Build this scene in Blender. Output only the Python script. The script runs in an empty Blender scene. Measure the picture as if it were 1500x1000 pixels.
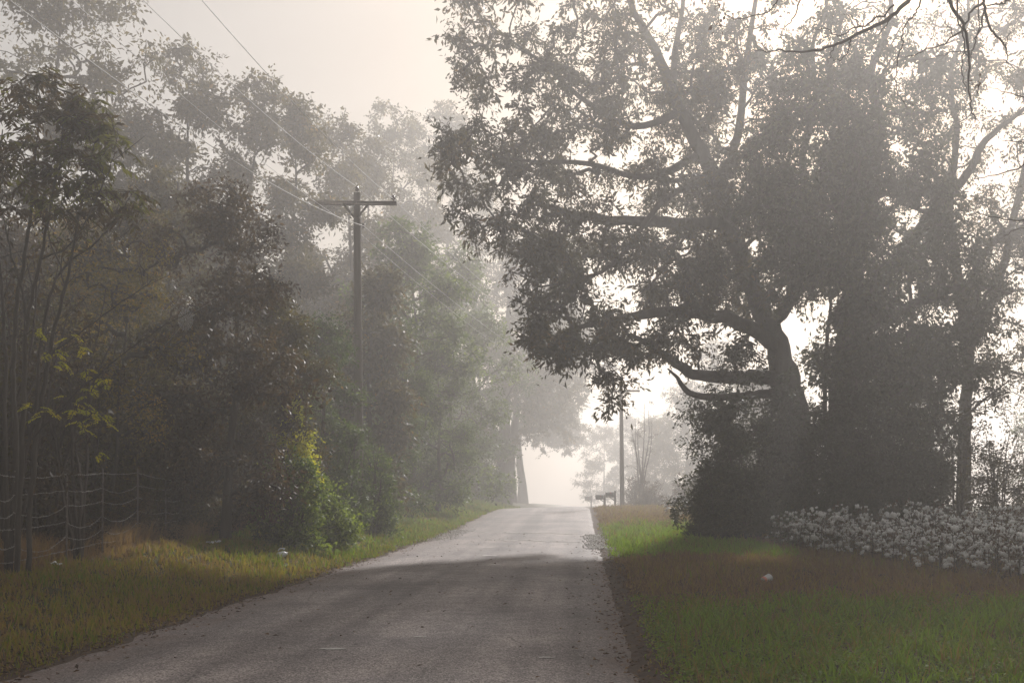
import bpy, math, random
import numpy as np
from math import radians as R

random.seed(7)
RNG = np.random.default_rng(11)
scene = bpy.context.scene
COL = scene.collection

# ------------------------------------------------------------------ camera, world, sun, exposure
FPX = 1458.0          # focal length in pixels of the 1500 px wide photograph (35 mm lens)
VX, VY, CH = 852.0, 717.0, 1.6   # vanishing point of the road and eye height


def P(px, py, d):
    """the place that the photograph shows at pixel (px, py), d metres away"""
    return np.array([(px - VX) / FPX * d, d, CH - (py - VY) / FPX * d])


cam = bpy.data.cameras.new('camera')
cam.lens = 35.0
cam.sensor_width = 36.0
cam.shift_x = -(VX - 750) / 1500
cam.shift_y = (VY - 500) / 1500
cam.clip_start = 0.05
cam.clip_end = 5000
camo = bpy.data.objects.new('camera', cam)
camo.location = (0, 0, CH)
camo.rotation_euler = (R(90), 0, 0)
COL.objects.link(camo)
scene.camera = camo

SUN_EL, SUN_AZ = 31.0, 17.0      # degrees; azimuth to the right of the road's direction
world = bpy.data.worlds.new('World')
scene.world = world
world.use_nodes = True
wn = world.node_tree
sky = wn.nodes.new('ShaderNodeTexSky')
sky.sky_type = 'NISHITA'
sky.sun_disc = False
sky.sun_elevation = R(SUN_EL)
sky.sun_rotation = R(SUN_AZ)
sky.air_density = 1.0
sky.dust_density = 2.0
bg = wn.nodes['Background']
bg.inputs['Strength'].default_value = 0.05
warm = wn.nodes.new('ShaderNodeMix')          # the misty sky is paler and warmer than a clear one
warm.data_type = 'RGBA'
warm.blend_type = 'MULTIPLY'
warm.inputs[0].default_value = 1.0
warm.inputs[7].default_value = (1.0, 0.84, 0.66, 1)
wn.links.new(sky.outputs[0], warm.inputs[6])
mist = wn.nodes.new('ShaderNodeBackground')    # the bright even veil of high mist over the whole sky
mist.inputs[0].default_value = (1.0, 0.89, 0.77, 1)
mist.inputs[1].default_value = 0.14
both = wn.nodes.new('ShaderNodeAddShader')
wn.links.new(warm.outputs[2], bg.inputs[0])
wn.links.new(bg.outputs[0], both.inputs[0])
wn.links.new(mist.outputs[0], both.inputs[1])
wn.links.new(both.outputs[0], wn.nodes['World Output'].inputs[0])

sl = bpy.data.lights.new('sun', 'SUN')
sl.energy = 5.0
sl.angle = R(4.0)
sl.color = (1.0, 0.965, 0.94)
so = bpy.data.objects.new('sun', sl)
COL.objects.link(so)
# the lamp shines along its -Z: from azimuth SUN_AZ (towards +X from +Y), elevation SUN_EL
so.rotation_euler = (R(-(90 - SUN_EL)), 0, R(-SUN_AZ))
so.location = (20, 60, 40)

vs = scene.view_settings
vs.view_transform = 'Standard'
vs.look = 'None'
vs.gamma = 1.0
vs.exposure = 0.36
HAZE_DENSITY = 0.0063
HAZE_COLOR = (0.99, 0.958, 0.925, 1)
HAZE_G = 0.48
cy = scene.cycles
cy.max_bounces = 7
cy.diffuse_bounces = 3
cy.glossy_bounces = 2
cy.transmission_bounces = 4
cy.volume_bounces = 0
cy.use_denoising = True
cy.sample_clamp_indirect = 4.0


# ------------------------------------------------------------------ mesh helpers
class MB:
    """collects vertices and faces and links them as ONE mesh object"""

    def __init__(s):
        s.v, s.q, s.t, s.c, s.n = [], [], [], [], 0

    def add(s, v, f, tint=0.5):
        v = np.asarray(v, float).reshape(-1, 3)
        f = np.asarray(f, int)
        if f.size:
            (s.q if f.shape[1] == 4 else s.t).append(f + s.n)
        s.v.append(v)
        c = np.full(len(v), tint, float) if np.isscalar(tint) else np.asarray(tint, float)
        s.c.append(c)
        s.n += len(v)

    def mesh(s, name, mat, smooth=False):
        V = np.concatenate(s.v) if s.v else np.zeros((0, 3))
        q = np.concatenate(s.q) if s.q else np.zeros((0, 4), int)
        t = np.concatenate(s.t) if s.t else np.zeros((0, 3), int)
        me = bpy.data.meshes.new(name)
        me.vertices.add(len(V))
        me.vertices.foreach_set('co', V.astype(np.float32).ravel())
        li = np.concatenate([q.ravel(), t.ravel()]).astype(np.int32)
        me.loops.add(len(li))
        me.loops.foreach_set('vertex_index', li)
        nf = len(q) + len(t)
        me.polygons.add(nf)
        ls = np.concatenate([np.arange(len(q)) * 4, len(q) * 4 + np.arange(len(t)) * 3]).astype(np.int32)
        me.polygons.foreach_set('loop_start', ls)
        if smooth:
            me.polygons.foreach_set('use_smooth', np.ones(nf, bool))
        a = me.attributes.new('tint', 'FLOAT', 'POINT')
        a.data.foreach_set('value', np.concatenate(s.c).astype(np.float32))
        me.update(calc_edges=True)
        me.materials.append(mat)
        return me

    def build(s, name, mat, parent=None, smooth=False):
        o = bpy.data.objects.new(name, s.mesh(name, mat, smooth))
        COL.objects.link(o)
        if parent:
            o.parent = parent
        return o


def tag(o, label=None, cat=None, group=None, kind=None):
    if label:
        o['label'] = label
    if cat:
        o['category'] = cat
    if group:
        o['group'] = group
    if kind:
        o['kind'] = kind
    return o


def thing(name, label, cat, loc=(0, 0, 0), group=None, rz=0.0):
    o = bpy.data.objects.new(name, None)
    o.empty_display_size = 0.2
    COL.objects.link(o)
    o.location = loc
    o.rotation_euler = (0, 0, rz)
    return tag(o, label, cat, group)


def dup(root, loc, rz=0.0, sc=1.0, label=None, group=None, cat=None):
    r = root.copy()
    COL.objects.link(r)
    r.location = loc
    r.rotation_euler = (0, 0, rz)
    r.scale = (sc, sc, sc) if np.isscalar(sc) else sc
    for ch in list(root.children):
        c = ch.copy()
        COL.objects.link(c)
        c.parent = r
        for g in ch.children:
            d = g.copy()
            COL.objects.link(d)
            d.parent = c
    if label:
        r['label'] = label
    if group:
        r['group'] = group
    if cat:
        r['category'] = cat
    return r


def unit(v):
    v = np.asarray(v, float)
    return v / np.maximum(np.linalg.norm(v, axis=-1, keepdims=True), 1e-9)


def tube(mb, pts, rad, n=6, tint=0.5, cap=True):
    pts = np.asarray(pts, float)
    k = len(pts)
    rad = np.full(k, rad, float) if np.isscalar(rad) else np.asarray(rad, float)
    tan = np.gradient(pts, axis=0)
    tan = unit(tan)
    ref = np.array([0, 0, 1.0]) if abs(tan[0][2]) < 0.8 else np.array([1.0, 0, 0])
    u = unit(np.cross(tan[0], ref))
    U = np.empty((k, 3))
    for i in range(k):
        u = u - tan[i] * np.dot(u, tan[i])
        u = u / max(np.linalg.norm(u), 1e-9)
        U[i] = u
    W = np.cross(tan, U)
    a = np.arange(n) / n * 2 * math.pi
    ring = U[:, None, :] * np.cos(a)[None, :, None] + W[:, None, :] * np.sin(a)[None, :, None]
    V = pts[:, None, :] + ring * rad[:, None, None]
    i = np.arange(k - 1)[:, None] * n
    j = np.arange(n)[None, :]
    j2 = (j + 1) % n
    F = np.stack([i + j, i + j2, i + n + j2, i + n + j], -1).reshape(-1, 4)
    V = V.reshape(-1, 3)
    mb.add(V, F, tint)
    if cap and n >= 4:
        for base, c in ((0, pts[0]), ((k - 1) * n, pts[-1])):
            vv = np.vstack([V[base:base + n], c])
            mb.add(vv, np.stack([np.arange(n), (np.arange(n) + 1) % n, np.full(n, n)], -1), tint)


def box(mb, c, s, rot=None, tint=0.5, bev=0.0):
    x, y, z = np.asarray(s, float) / 2
    b = min(bev, x * .9, y * .9, z * .9)
    if b > 0:
        V, F = [], []
        # chamfered box: ring profile in xz extruded along y with tapered ends
        prof = [(-x + b, -z), (x - b, -z), (x, -z + b), (x, z - b), (x - b, z), (-x + b, z), (-x, z - b), (-x, -z + b)]
        prof2 = [(p[0] * (x - b) / x, p[1] * (z - b) / z) for p in prof]
        for yy, pr in ((-y, prof2), (-y + b, prof), (y - b, prof), (y, prof2)):
            V += [(p[0], yy, p[1]) for p in pr]
        for r_ in range(3):
            for k in range(8):
                F.append((r_ * 8 + k, r_ * 8 + (k + 1) % 8, r_ * 8 + 8 + (k + 1) % 8, r_ * 8 + 8 + k))
        for base in (0, 24):
            F += [(base, base + 1, base + 2, base + 3), (base, base + 3, base + 4, base + 7), (base + 4, base + 5, base + 6, base + 7)]
        V = np.array(V)
    else:
        V = np.array([(sx * x, sy * y, sz * z) for sx in (-1, 1) for sy in (-1, 1) for sz in (-1, 1)])
        F = [(0, 1, 3, 2), (4, 6, 7, 5), (0, 4, 5, 1), (2, 3, 7, 6), (0, 2, 6, 4), (1, 5, 7, 3)]
    if rot is not None:
        V = V @ np.asarray(rot).T
    mb.add(V + np.asarray(c, float), F, tint)


def rotmat(rx=0, ry=0, rz=0):
    cx, sx, cy_, sy, cz, sz = math.cos(rx), math.sin(rx), math.cos(ry), math.sin(ry), math.cos(rz), math.sin(rz)
    X = np.array([[1, 0, 0], [0, cx, -sx], [0, sx, cx]])
    Y = np.array([[cy_, 0, sy], [0, 1, 0], [-sy, 0, cy_]])
    Z = np.array([[cz, -sz, 0], [sz, cz, 0], [0, 0, 1]])
    return Z @ Y @ X


def lathe(mb, c, prof, n=12, tint=0.5):
    """prof: (radius, z) from the bottom up"""
    a = np.arange(n) / n * 2 * math.pi
    V = np.array([[(r * math.cos(t), r * math.sin(t), z) for t in a] for r, z in prof]).reshape(-1, 3) + np.asarray(c)
    k = len(prof)
    F = [(i * n + j, i * n + (j + 1) % n, (i + 1) * n + (j + 1) % n, (i + 1) * n + j) for i in range(k - 1) for j in range(n)]
    mb.add(V, F, tint)


def spline(pts, m=6):
    """Catmull-Rom through the points; extra columns (radius) are carried along"""
    p = np.asarray(pts, float)
    p = np.vstack([2 * p[0] - p[1], p, 2 * p[-1] - p[-2]])
    out = []
    for i in range(1, len(p) - 2):
        a, b, c, d = p[i - 1], p[i], p[i + 1], p[i + 2]
        for t in np.arange(m) / m:
            out.append(0.5 * (2 * b + (c - a) * t + (2 * a - 5 * b + 4 * c - d) * t * t + (3 * b - a - 3 * c + d) * t ** 3))
    out.append(p[-2])
    return np.array(out)


# ------------------------------------------------------------------ materials
def new_mat(name):
    m = bpy.data.materials.new(name)
    m.use_nodes = True
    nt = m.node_tree
    nt.nodes.clear()
    out = nt.nodes.new('ShaderNodeOutputMaterial')
    return m, nt, out


def N(nt, typ, **kw):
    n = nt.nodes.new(typ)
    for k, v in kw.items():
        if k in n.inputs:
            n.inputs[k].default_value = v
        else:
            setattr(n, k, v)
    return n


def ramp(nt, stops, fac=None):
    r = nt.nodes.new('ShaderNodeValToRGB')
    e = r.color_ramp.elements
    while len(e) < len(stops):
        e.new(0.5)
    for k, (p, c) in enumerate(stops):
        e[k].position = p
        e[k].color = (c[0], c[1], c[2], 1) if len(c) == 3 else c
    if fac is not None:
        nt.links.new(fac, r.inputs[0])
    return r


def mixc(nt, fac, a, b, mode='MIX'):
    m = nt.nodes.new('ShaderNodeMix')
    m.data_type = 'RGBA'
    m.blend_type = mode
    for s, v in ((0, fac), (6, a), (7, b)):
        if hasattr(v, 'is_linked') or hasattr(v, 'links'):
            nt.links.new(v, m.inputs[s])
        else:
            m.inputs[s].default_value = v if s == 0 else (v[0], v[1], v[2], 1)
    return m.outputs[2]


def leaf_mat(name, stops, trans=0.35, rough=0.55):
    """leaves: colour from each leaf's own tint, part of the light passes through"""
    m, nt, out = new_mat(name)
    at = N(nt, 'ShaderNodeAttribute', attribute_name='tint')
    c = ramp(nt, stops, at.outputs['Fac'])
    p = N(nt, 'ShaderNodeBsdfPrincipled', Roughness=rough)
    p.inputs['Specular IOR Level'].default_value = 0.22
    nt.links.new(c.outputs[0], p.inputs['Base Color'])
    t = N(nt, 'ShaderNodeBsdfTranslucent')
    tc = mixc(nt, 1.0, c.outputs[0], (1.5, 1.45, 0.7) if name != 'cotton' else (1, 1, 1), 'MULTIPLY')
    nt.links.new(tc, t.inputs[0])
    mx = N(nt, 'ShaderNodeMixShader')
    mx.inputs[0].default_value = trans
    nt.links.new(p.outputs[0], mx.inputs[1])
    nt.links.new(t.outputs[0], mx.inputs[2])
    nt.links.new(mx.outputs[0], out.inputs[0])
    return m


def noise_mat(name, c1, c2, scale=8.0, stretch=(1, 1, 1), rough=0.85, bump=0.3, detail=6.0, dist=0.02, metallic=0.0, spec=0.4, mid=0.5):
    m, nt, out = new_mat(name)
    tc = N(nt, 'ShaderNodeTexCoord')
    mp = N(nt, 'ShaderNodeMapping')
    mp.inputs['Scale'].default_value = stretch
    nt.links.new(tc.outputs['Object'], mp.inputs[0])
    no = N(nt, 'ShaderNodeTexNoise', Scale=scale, Detail=detail, Roughness=0.65)
    nt.links.new(mp.outputs[0], no.inputs['Vector'])
    r = ramp(nt, [(mid - 0.22, c1), (mid + 0.22, c2)], no.outputs[0])
    p = N(nt, 'ShaderNodeBsdfPrincipled', Roughness=rough, Metallic=metallic)
    p.inputs['Specular IOR Level'].default_value = spec
    nt.links.new(r.outputs[0], p.inputs['Base Color'])
    b = N(nt, 'ShaderNodeBump', Strength=bump, Distance=dist)
    nt.links.new(no.outputs[0], b.inputs['Height'])
    nt.links.new(b.outputs[0], p.inputs['Normal'])
    nt.links.new(p.outputs[0], out.inputs[0])
    return m


M = {}
M['bark'] = noise_mat('bark', (0.035, 0.028, 0.022), (0.10, 0.085, 0.07), 6, (1, 1, 0.18), 0.9, 0.8, 8, 0.05)
M['twig'] = noise_mat('twig', (0.03, 0.022, 0.018), (0.08, 0.062, 0.05), 9, (1, 1, 0.3), 0.85, 0.4, 5, 0.01)
M['pole_wood'] = noise_mat('pole_wood', (0.09, 0.075, 0.062), (0.19, 0.165, 0.14), 14, (1, 1, 0.05), 0.85, 0.5, 8, 0.01)
M['galvanised'] = noise_mat('galvanised', (0.20, 0.20, 0.20), (0.34, 0.34, 0.33), 20, (1, 1, 1), 0.5, 0.1, 4, 0.002, 0.6)
M['ceramic'] = noise_mat('ceramic', (0.05, 0.03, 0.022), (0.09, 0.05, 0.04), 12, (1, 1, 1), 0.25, 0.05)
M['cable'] = noise_mat('cable', (0.30, 0.29, 0.28), (0.45, 0.44, 0.42), 30, (1, 1, 1), 0.55, 0.05, 3, 0.002, 0.0)
M['fence_wire'] = noise_mat('fence_wire', (0.20, 0.18, 0.165), (0.42, 0.40, 0.38), 40, (1, 1, 1), 0.4, 0.05, 3, 0.002, 0.4)
M['steel_post'] = noise_mat('steel_post', (0.10, 0.08, 0.07), (0.24, 0.20, 0.18), 25, (1, 1, 0.3), 0.7, 0.2, 5, 0.004)
M['mailbox_metal'] = noise_mat('mailbox_metal', (0.10, 0.10, 0.095), (0.16, 0.155, 0.15), 9, (1, 1, 1), 0.5, 0.1)
M['post_wood'] = noise_mat('post_wood', (0.06, 0.05, 0.04), (0.13, 0.11, 0.09), 12, (1, 1, 0.1), 0.9, 0.4)
M['red_flag'] = noise_mat('red_flag', (0.25, 0.03, 0.02), (0.35, 0.05, 0.03), 12, rough=0.5)

M['web'] = noise_mat('web', (0.6, 0.6, 0.6), (0.85, 0.85, 0.85), 40, rough=0.4)
M['paper_white'] = noise_mat('paper_white', (0.6, 0.6, 0.6), (0.8, 0.8, 0.8), 12, rough=0.6, bump=0.1)
M['paper_pink'] = noise_mat('paper_pink', (0.6, 0.22, 0.16), (0.72, 0.35, 0.27), 12, rough=0.6, bump=0.1)
M['plastic'] = noise_mat('plastic', (0.45, 0.47, 0.5), (0.75, 0.77, 0.8), 18, rough=0.4, bump=0.3)
M['paint_and_sun_streak'] = noise_mat('paint_and_sun_streak', (0.30, 0.28, 0.27), (0.68, 0.66, 0.63), 14, rough=0.8, bump=0.1)  # worn white paint, also the pale colour of the painted sunlit streaks

M['oak_leaf'] = leaf_mat('oak_leaf', [(0.0, (0.030, 0.030, 0.012)), (0.45, (0.052, 0.048, 0.017)), (0.8, (0.095, 0.072, 0.022)), (1.0, (0.18, 0.10, 0.03))], 0.3)
M['vine_leaf'] = leaf_mat('vine_leaf', [(0.0, (0.025, 0.032, 0.014)), (0.5, (0.042, 0.055, 0.022)), (1.0, (0.10, 0.10, 0.035))], 0.22)
M['wood_leaf'] = leaf_mat('wood_leaf', [(0.0, (0.036, 0.034, 0.014)), (0.5, (0.075, 0.064, 0.023)), (0.85, (0.13, 0.10, 0.03)), (1.0, (0.24, 0.14, 0.03))], 0.4)
M['green_leaf'] = leaf_mat('green_leaf', [(0.0, (0.035, 0.06, 0.018)), (0.5, (0.07, 0.11, 0.03)), (1.0, (0.20, 0.26, 0.05))], 0.45)
M['brown_leaf'] = leaf_mat('brown_leaf', [(0.0, (0.035, 0.024, 0.017)), (0.5, (0.07, 0.048, 0.03)), (1.0, (0.15, 0.095, 0.045))], 0.3)
M['yellow_leaf'] = leaf_mat('yellow_leaf', [(0.0, (0.30, 0.32, 0.04)), (0.6, (0.48, 0.44, 0.05)), (1.0, (0.55, 0.40, 0.05))], 0.5)
M['sumac_leaf'] = leaf_mat('sumac_leaf', [(0.0, (0.05, 0.032, 0.022)), (0.45, (0.075, 0.05, 0.03)), (0.7, (0.075, 0.08, 0.025)), (1.0, (0.16, 0.165, 0.04))], 0.42)
M['autumn_leaf'] = leaf_mat('autumn_leaf', [(0.0, (0.09, 0.075, 0.028)), (0.6, (0.19, 0.15, 0.035)), (1.0, (0.30, 0.17, 0.035))], 0.45)
M['fallen_leaf'] = leaf_mat('fallen_leaf', [(0.0, (0.05, 0.03, 0.02)), (0.6, (0.12, 0.07, 0.04)), (1.0, (0.22, 0.14, 0.07))], 0.1, 0.8)
M['grass'] = leaf_mat('grass', [(0.0, (0.18, 0.115, 0.085)), (0.3, (0.25, 0.165, 0.09)), (0.5, (0.26, 0.225, 0.04)), (0.75, (0.11, 0.165, 0.016)), (1.0, (0.19, 0.30, 0.025))], 0.35, 0.6)
M['cotton_leaf'] = leaf_mat('cotton_leaf', [(0.0, (0.06, 0.03, 0.022)), (0.6, (0.10, 0.06, 0.035)), (1.0, (0.09, 0.11, 0.03))], 0.3)


M['cotton'] = leaf_mat('cotton', [(0.0, (0.80, 0.79, 0.77)), (0.5, (0.92, 0.915, 0.905)), (1.0, (0.95, 0.945, 0.94))], 0.2, 0.95)


def ground_material():
    m, nt, out = new_mat('soil')
    tc = N(nt, 'ShaderNodeTexCoord')
    a = N(nt, 'ShaderNodeTexNoise', Scale=0.35, Detail=6.0, Roughness=0.6)
    b = N(nt, 'ShaderNodeTexNoise', Scale=7.0, Detail=8.0, Roughness=0.7)
    for n in (a, b):
        nt.links.new(tc.outputs['Object'], n.inputs['Vector'])
    base = ramp(nt, [(0.3, (0.045, 0.032, 0.024)), (0.5, (0.085, 0.06, 0.045)), (0.7, (0.12, 0.085, 0.065))], b.outputs[0])
    grassy = ramp(nt, [(0.35, (0.05, 0.045, 0.02)), (0.6, (0.07, 0.075, 0.025))], b.outputs[0])
    at = N(nt, 'ShaderNodeAttribute', attribute_name='tint')
    ad = N(nt, 'ShaderNodeMath', operation='ADD')
    sb = N(nt, 'ShaderNodeMath', operation='MULTIPLY_ADD')
    nt.links.new(a.outputs[0], sb.inputs[0])
    sb.inputs[1].default_value = 0.8
    sb.inputs[2].default_value = -0.4
    nt.links.new(at.outputs['Fac'], ad.inputs[0])
    nt.links.new(sb.outputs[0], ad.inputs[1])
    ad.use_clamp = True
    col = mixc(nt, ad.outputs[0], base.outputs[0], grassy.outputs[0])
    p = N(nt, 'ShaderNodeBsdfPrincipled', Roughness=0.95)
    p.inputs['Specular IOR Level'].default_value = 0.2
    nt.links.new(col, p.inputs['Base Color'])
    bm = N(nt, 'ShaderNodeBump', Strength=0.7, Distance=0.04)
    nt.links.new(b.outputs[0], bm.inputs['Height'])
    nt.links.new(bm.outputs[0], p.inputs['Normal'])
    nt.links.new(p.outputs[0], out.inputs[0])
    return m


def road_material():
    m, nt, out = new_mat('asphalt')
    tc = N(nt, 'ShaderNodeTexCoord')
    vec = tc.outputs['Object']
    fine = N(nt, 'ShaderNodeTexVoronoi', Scale=70.0)
    med = N(nt, 'ShaderNodeTexNoise', Scale=3.5, Detail=8.0, Roughness=0.7)
    big = N(nt, 'ShaderNodeTexNoise', Scale=0.45, Detail=4.0, Roughness=0.6)
    for n in (fine, med, big):
        nt.links.new(vec, n.inputs['Vector'])
    # wheel tracks run along the road: stretched noise
    mp = N(nt, 'ShaderNodeMapping')
    mp.inputs['Scale'].default_value = (1.3, 0.02, 1)
    nt.links.new(vec, mp.inputs[0])
    trk = N(nt, 'ShaderNodeTexNoise', Scale=1.0, Detail=3.0)
    nt.links.new(mp.outputs[0], trk.inputs['Vector'])
    c0 = ramp(nt, [(0.0, (0.065, 0.058, 0.059)), (0.45, (0.22, 0.20, 0.20)), (1.0, (0.52, 0.485, 0.475))], fine.outputs['Color'])
    k1 = ramp(nt, [(0.3, (0.7, 0.69, 0.69)), (0.7, (1.15, 1.12, 1.1))], med.outputs[0])
    k2 = ramp(nt, [(0.35, (0.70, 0.69, 0.70)), (0.65, (1.2, 1.17, 1.15))], big.outputs[0])
    k3 = ramp(nt, [(0.38, (0.68, 0.67, 0.67)), (0.62, (1.22, 1.2, 1.18))], trk.outputs[0])
    c = mixc(nt, 1.0, c0.outputs[0], k1.outputs[0], 'MULTIPLY')
    c = mixc(nt, 1.0, c, k2.outputs[0], 'MULTIPLY')
    c = mixc(nt, 1.0, c, k3.outputs[0], 'MULTIPLY')
    # red dirt washed over the road's edges
    at = N(nt, 'ShaderNodeAttribute', attribute_name='tint')
    e = N(nt, 'ShaderNodeMath', operation='MULTIPLY')
    er = ramp(nt, [(0.38, (0, 0, 0)), (0.62, (1.3, 1.3, 1.3))], med.outputs[0])
    nt.links.new(at.outputs['Fac'], e.inputs[0])
    nt.links.new(er.outputs[0], e.inputs[1])
    e2 = N(nt, 'ShaderNodeMath', operation='MAXIMUM')
    ep = N(nt, 'ShaderNodeMath', operation='POWER')
    nt.links.new(at.outputs['Fac'], ep.inputs[0])
    ep.inputs[1].default_value = 5.0
    nt.links.new(e.outputs[0], e2.inputs[0])
    nt.links.new(ep.outputs[0], e2.inputs[1])
    e2.use_clamp = True
    c = mixc(nt, e2.outputs[0], c, (0.13, 0.085, 0.068))
    # fine cracks
    cr = N(nt, 'ShaderNodeTexVoronoi', Scale=0.9, feature='DISTANCE_TO_EDGE')
    wv = N(nt, 'ShaderNodeMix', data_type='VECTOR')
    wv.inputs[0].default_value = 0.12
    nt.links.new(vec, wv.inputs[4])
    nt.links.new(med.outputs['Color'], wv.inputs[5])
    nt.links.new(wv.outputs[1], cr.inputs['Vector'])
    cm = ramp(nt, [(0.0, (1, 1, 1)), (0.012, (0, 0, 0))], cr.outputs['Distance'])
    cmm = N(nt, 'ShaderNodeMath', operation='MULTIPLY')
    cb = ramp(nt, [(0.5, (0, 0, 0)), (0.62, (0.75, 0.75, 0.75))], big.outputs[0])
    nt.links.new(cm.outputs[0], cmm.inputs[0])
    nt.links.new(cb.outputs[0], cmm.inputs[1])
    c = mixc(nt, cmm.outputs[0], c, (0.03, 0.028, 0.028))
    p = N(nt, 'ShaderNodeBsdfPrincipled', Roughness=0.72)
    p.inputs['Specular IOR Level'].default_value = 0.4
    nt.links.new(c, p.inputs['Base Color'])
    bm = N(nt, 'ShaderNodeBump', Strength=0.6, Distance=0.012)
    nt.links.new(fine.outputs['Distance'], bm.inputs['Height'])
    nt.links.new(bm.outputs[0], p.inputs['Normal'])
    nt.links.new(p.outputs[0], out.inputs[0])
    return m


M['soil'] = ground_material()
M['asphalt'] = road_material()

# ------------------------------------------------------------------ ground and road
XL, XR = -5.0, 0.55      # the road's edges


def sstep(t):
    t = np.clip(t, 0, 1)
    return t * t * (3 - 2 * t)


def wob(x, y, s=1.0, k=0.0):
    return (np.sin(x * 1.7 * s + 1.3 + k) * np.cos(y * 1.1 * s + 0.4 + k * 2) + 0.6 * np.sin(x * 3.9 * s - y * 2.7 * s + k)
            + 0.35 * np.sin(y * 6.1 * s + x * 5.3 * s + 2 * k)) / 1.95


def rise(y):
    y = np.asarray(y, float)
    return 0.45 * sstep((y - 32) / 26) - 0.016 * np.maximum(0, y - 60)


def gz(x, y):
    x, y = np.asarray(x, float), np.asarray(y, float)
    z = rise(y)
    z = z + 0.62 * sstep((XL - 0.1 - x) / 2.7) * (0.85 + 0.15 * wob(x * .3, y * .3))
    z = z + 0.05 * sstep((x - XR) / 2.0)
    off = np.clip(np.minimum(np.abs(x - XL), np.abs(x - XR)) / 1.5, 0, 1) * ((x < XL) | (x > XR))
    z = z + 0.045 * wob(x, y, 0.9) * off + 0.02 * wob(x, y, 3.1, 1.0) * off
    inside = (x > XL + 0.15) & (x < XR - 0.15)
    return np.where(inside, z - 0.05, z)


def grass_amount(x, y):
    """how far the soil is covered with turf, 0 to 1"""
    lf = sstep((XL - 0.1 - x) / 0.5) * sstep((x + 8.6) / 1.2)
    rt = sstep((x - XR - 0.1) / 0.6) * (1 - 0.8 * sstep((y - 13.2) / 2.0) * sstep((24 - y) / 2.0))
    return np.clip(lf * 0.9 + rt, 0, 1)


def edge_l(y):
    return XL + 0.13 * wob(0 * y + 3.1, y, 0.8) + 0.09 * wob(0 * y + 1.1, y, 3.3)


def edge_r(y):
    return XR + 0.08 * wob(0 * y + 7.7, y, 0.9) + 0.07 * wob(0 * y + 4.4, y, 3.7)


xs = np.unique(np.concatenate([np.linspace(-320, -40, 15), np.linspace(-40, -12, 22), np.linspace(-12, -5.2, 35), np.linspace(-5.2, 0.7, 18),
                               np.linspace(0.7, 14, 54), np.linspace(14, 40, 20), np.linspace(40, 320, 15)]))
ys = np.unique(np.concatenate([np.linspace(-60, -6, 12), np.linspace(-6, 45, 205), np.linspace(45, 110, 80), np.linspace(110, 420, 24)]))
GX, GY = np.meshgrid(xs, ys)
GZ = gz(GX, GY)
nx, ny = len(xs), len(ys)
ii, jj = np.meshgrid(np.arange(nx - 1), np.arange(ny - 1))
q = np.stack([jj * nx + ii, jj * nx + ii + 1, (jj + 1) * nx + ii + 1, (jj + 1) * nx + ii], -1).reshape(-1, 4)
mb = MB()
mb.add(np.stack([GX, GY, GZ], -1).reshape(-1, 3), q, grass_amount(GX, GY).ravel())
tag(mb.build('ground', M['soil'], smooth=True), kind='structure')

ry = np.concatenate([np.arange(-20, 60, 0.2), np.arange(60, 220, 1.0)])
el, er_ = edge_l(ry), edge_r(ry)
nc = 25
tt = np.linspace(0, 1, nc)
RX = el[:, None] * (1 - tt) + er_[:, None] * tt
RY = np.repeat(ry[:, None], nc, 1)
RZ = rise(RY) + 0.008 + 0.05 * (1 - (2 * tt[None, :] - 1) ** 2) + 0.004 * wob(RX, RY, 1.7)
RZ[:, 0] -= 0.06
RZ[:, -1] -= 0.06
edge = np.clip(1 - np.minimum((RX - el[:, None]) / 0.9, (er_[:, None] - RX) / 0.45), 0, 1)
ii, jj = np.meshgrid(np.arange(nc - 1), np.arange(len(ry) - 1))
q = np.stack([jj * nc + ii, jj * nc + ii + 1, (jj + 1) * nc + ii + 1, (jj + 1) * nc + ii], -1).reshape(-1, 4)
mb = MB()
mb.add(np.stack([RX, RY, RZ], -1).reshape(-1, 3), q, edge.ravel())
tag(mb.build('road', M['asphalt'], smooth=True), kind='structure')


def road_z(x, y):
    t = np.clip((x - XL) / (XR - XL), 0, 1)
    return rise(y) + 0.008 + 0.05 * (1 - (2 * t - 1) ** 2) + 0.004 * wob(x, y, 1.7)


# worn remnants of white paint and painted sunlit streaks on the asphalt: thin ragged patches
def patch(mb, cx, cy_, w, l, rz=0.0, rag=0.25, n=22):
    a = np.arange(n) / n * 2 * math.pi
    se = 0.55
    x = np.sign(np.cos(a)) * np.abs(np.cos(a)) ** se * w / 2 * (1 + RNG.uniform(-rag, rag, n))
    y = np.sign(np.sin(a)) * np.abs(np.sin(a)) ** se * l / 2 * (1 + RNG.uniform(-rag, rag, n))
    X = cx + x * math.cos(rz) - y * math.sin(rz)
    Y = cy_ + x * math.sin(rz) + y * math.cos(rz)
    V = np.stack([X, Y, road_z(X, Y) + 0.006], -1)
    c = np.array([[cx, cy_, road_z(cx, cy_) + 0.006]])
    mb.add(np.vstack([V, c]), np.stack([np.arange(n), (np.arange(n) + 1) % n, np.full(n, n)], -1))


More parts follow.
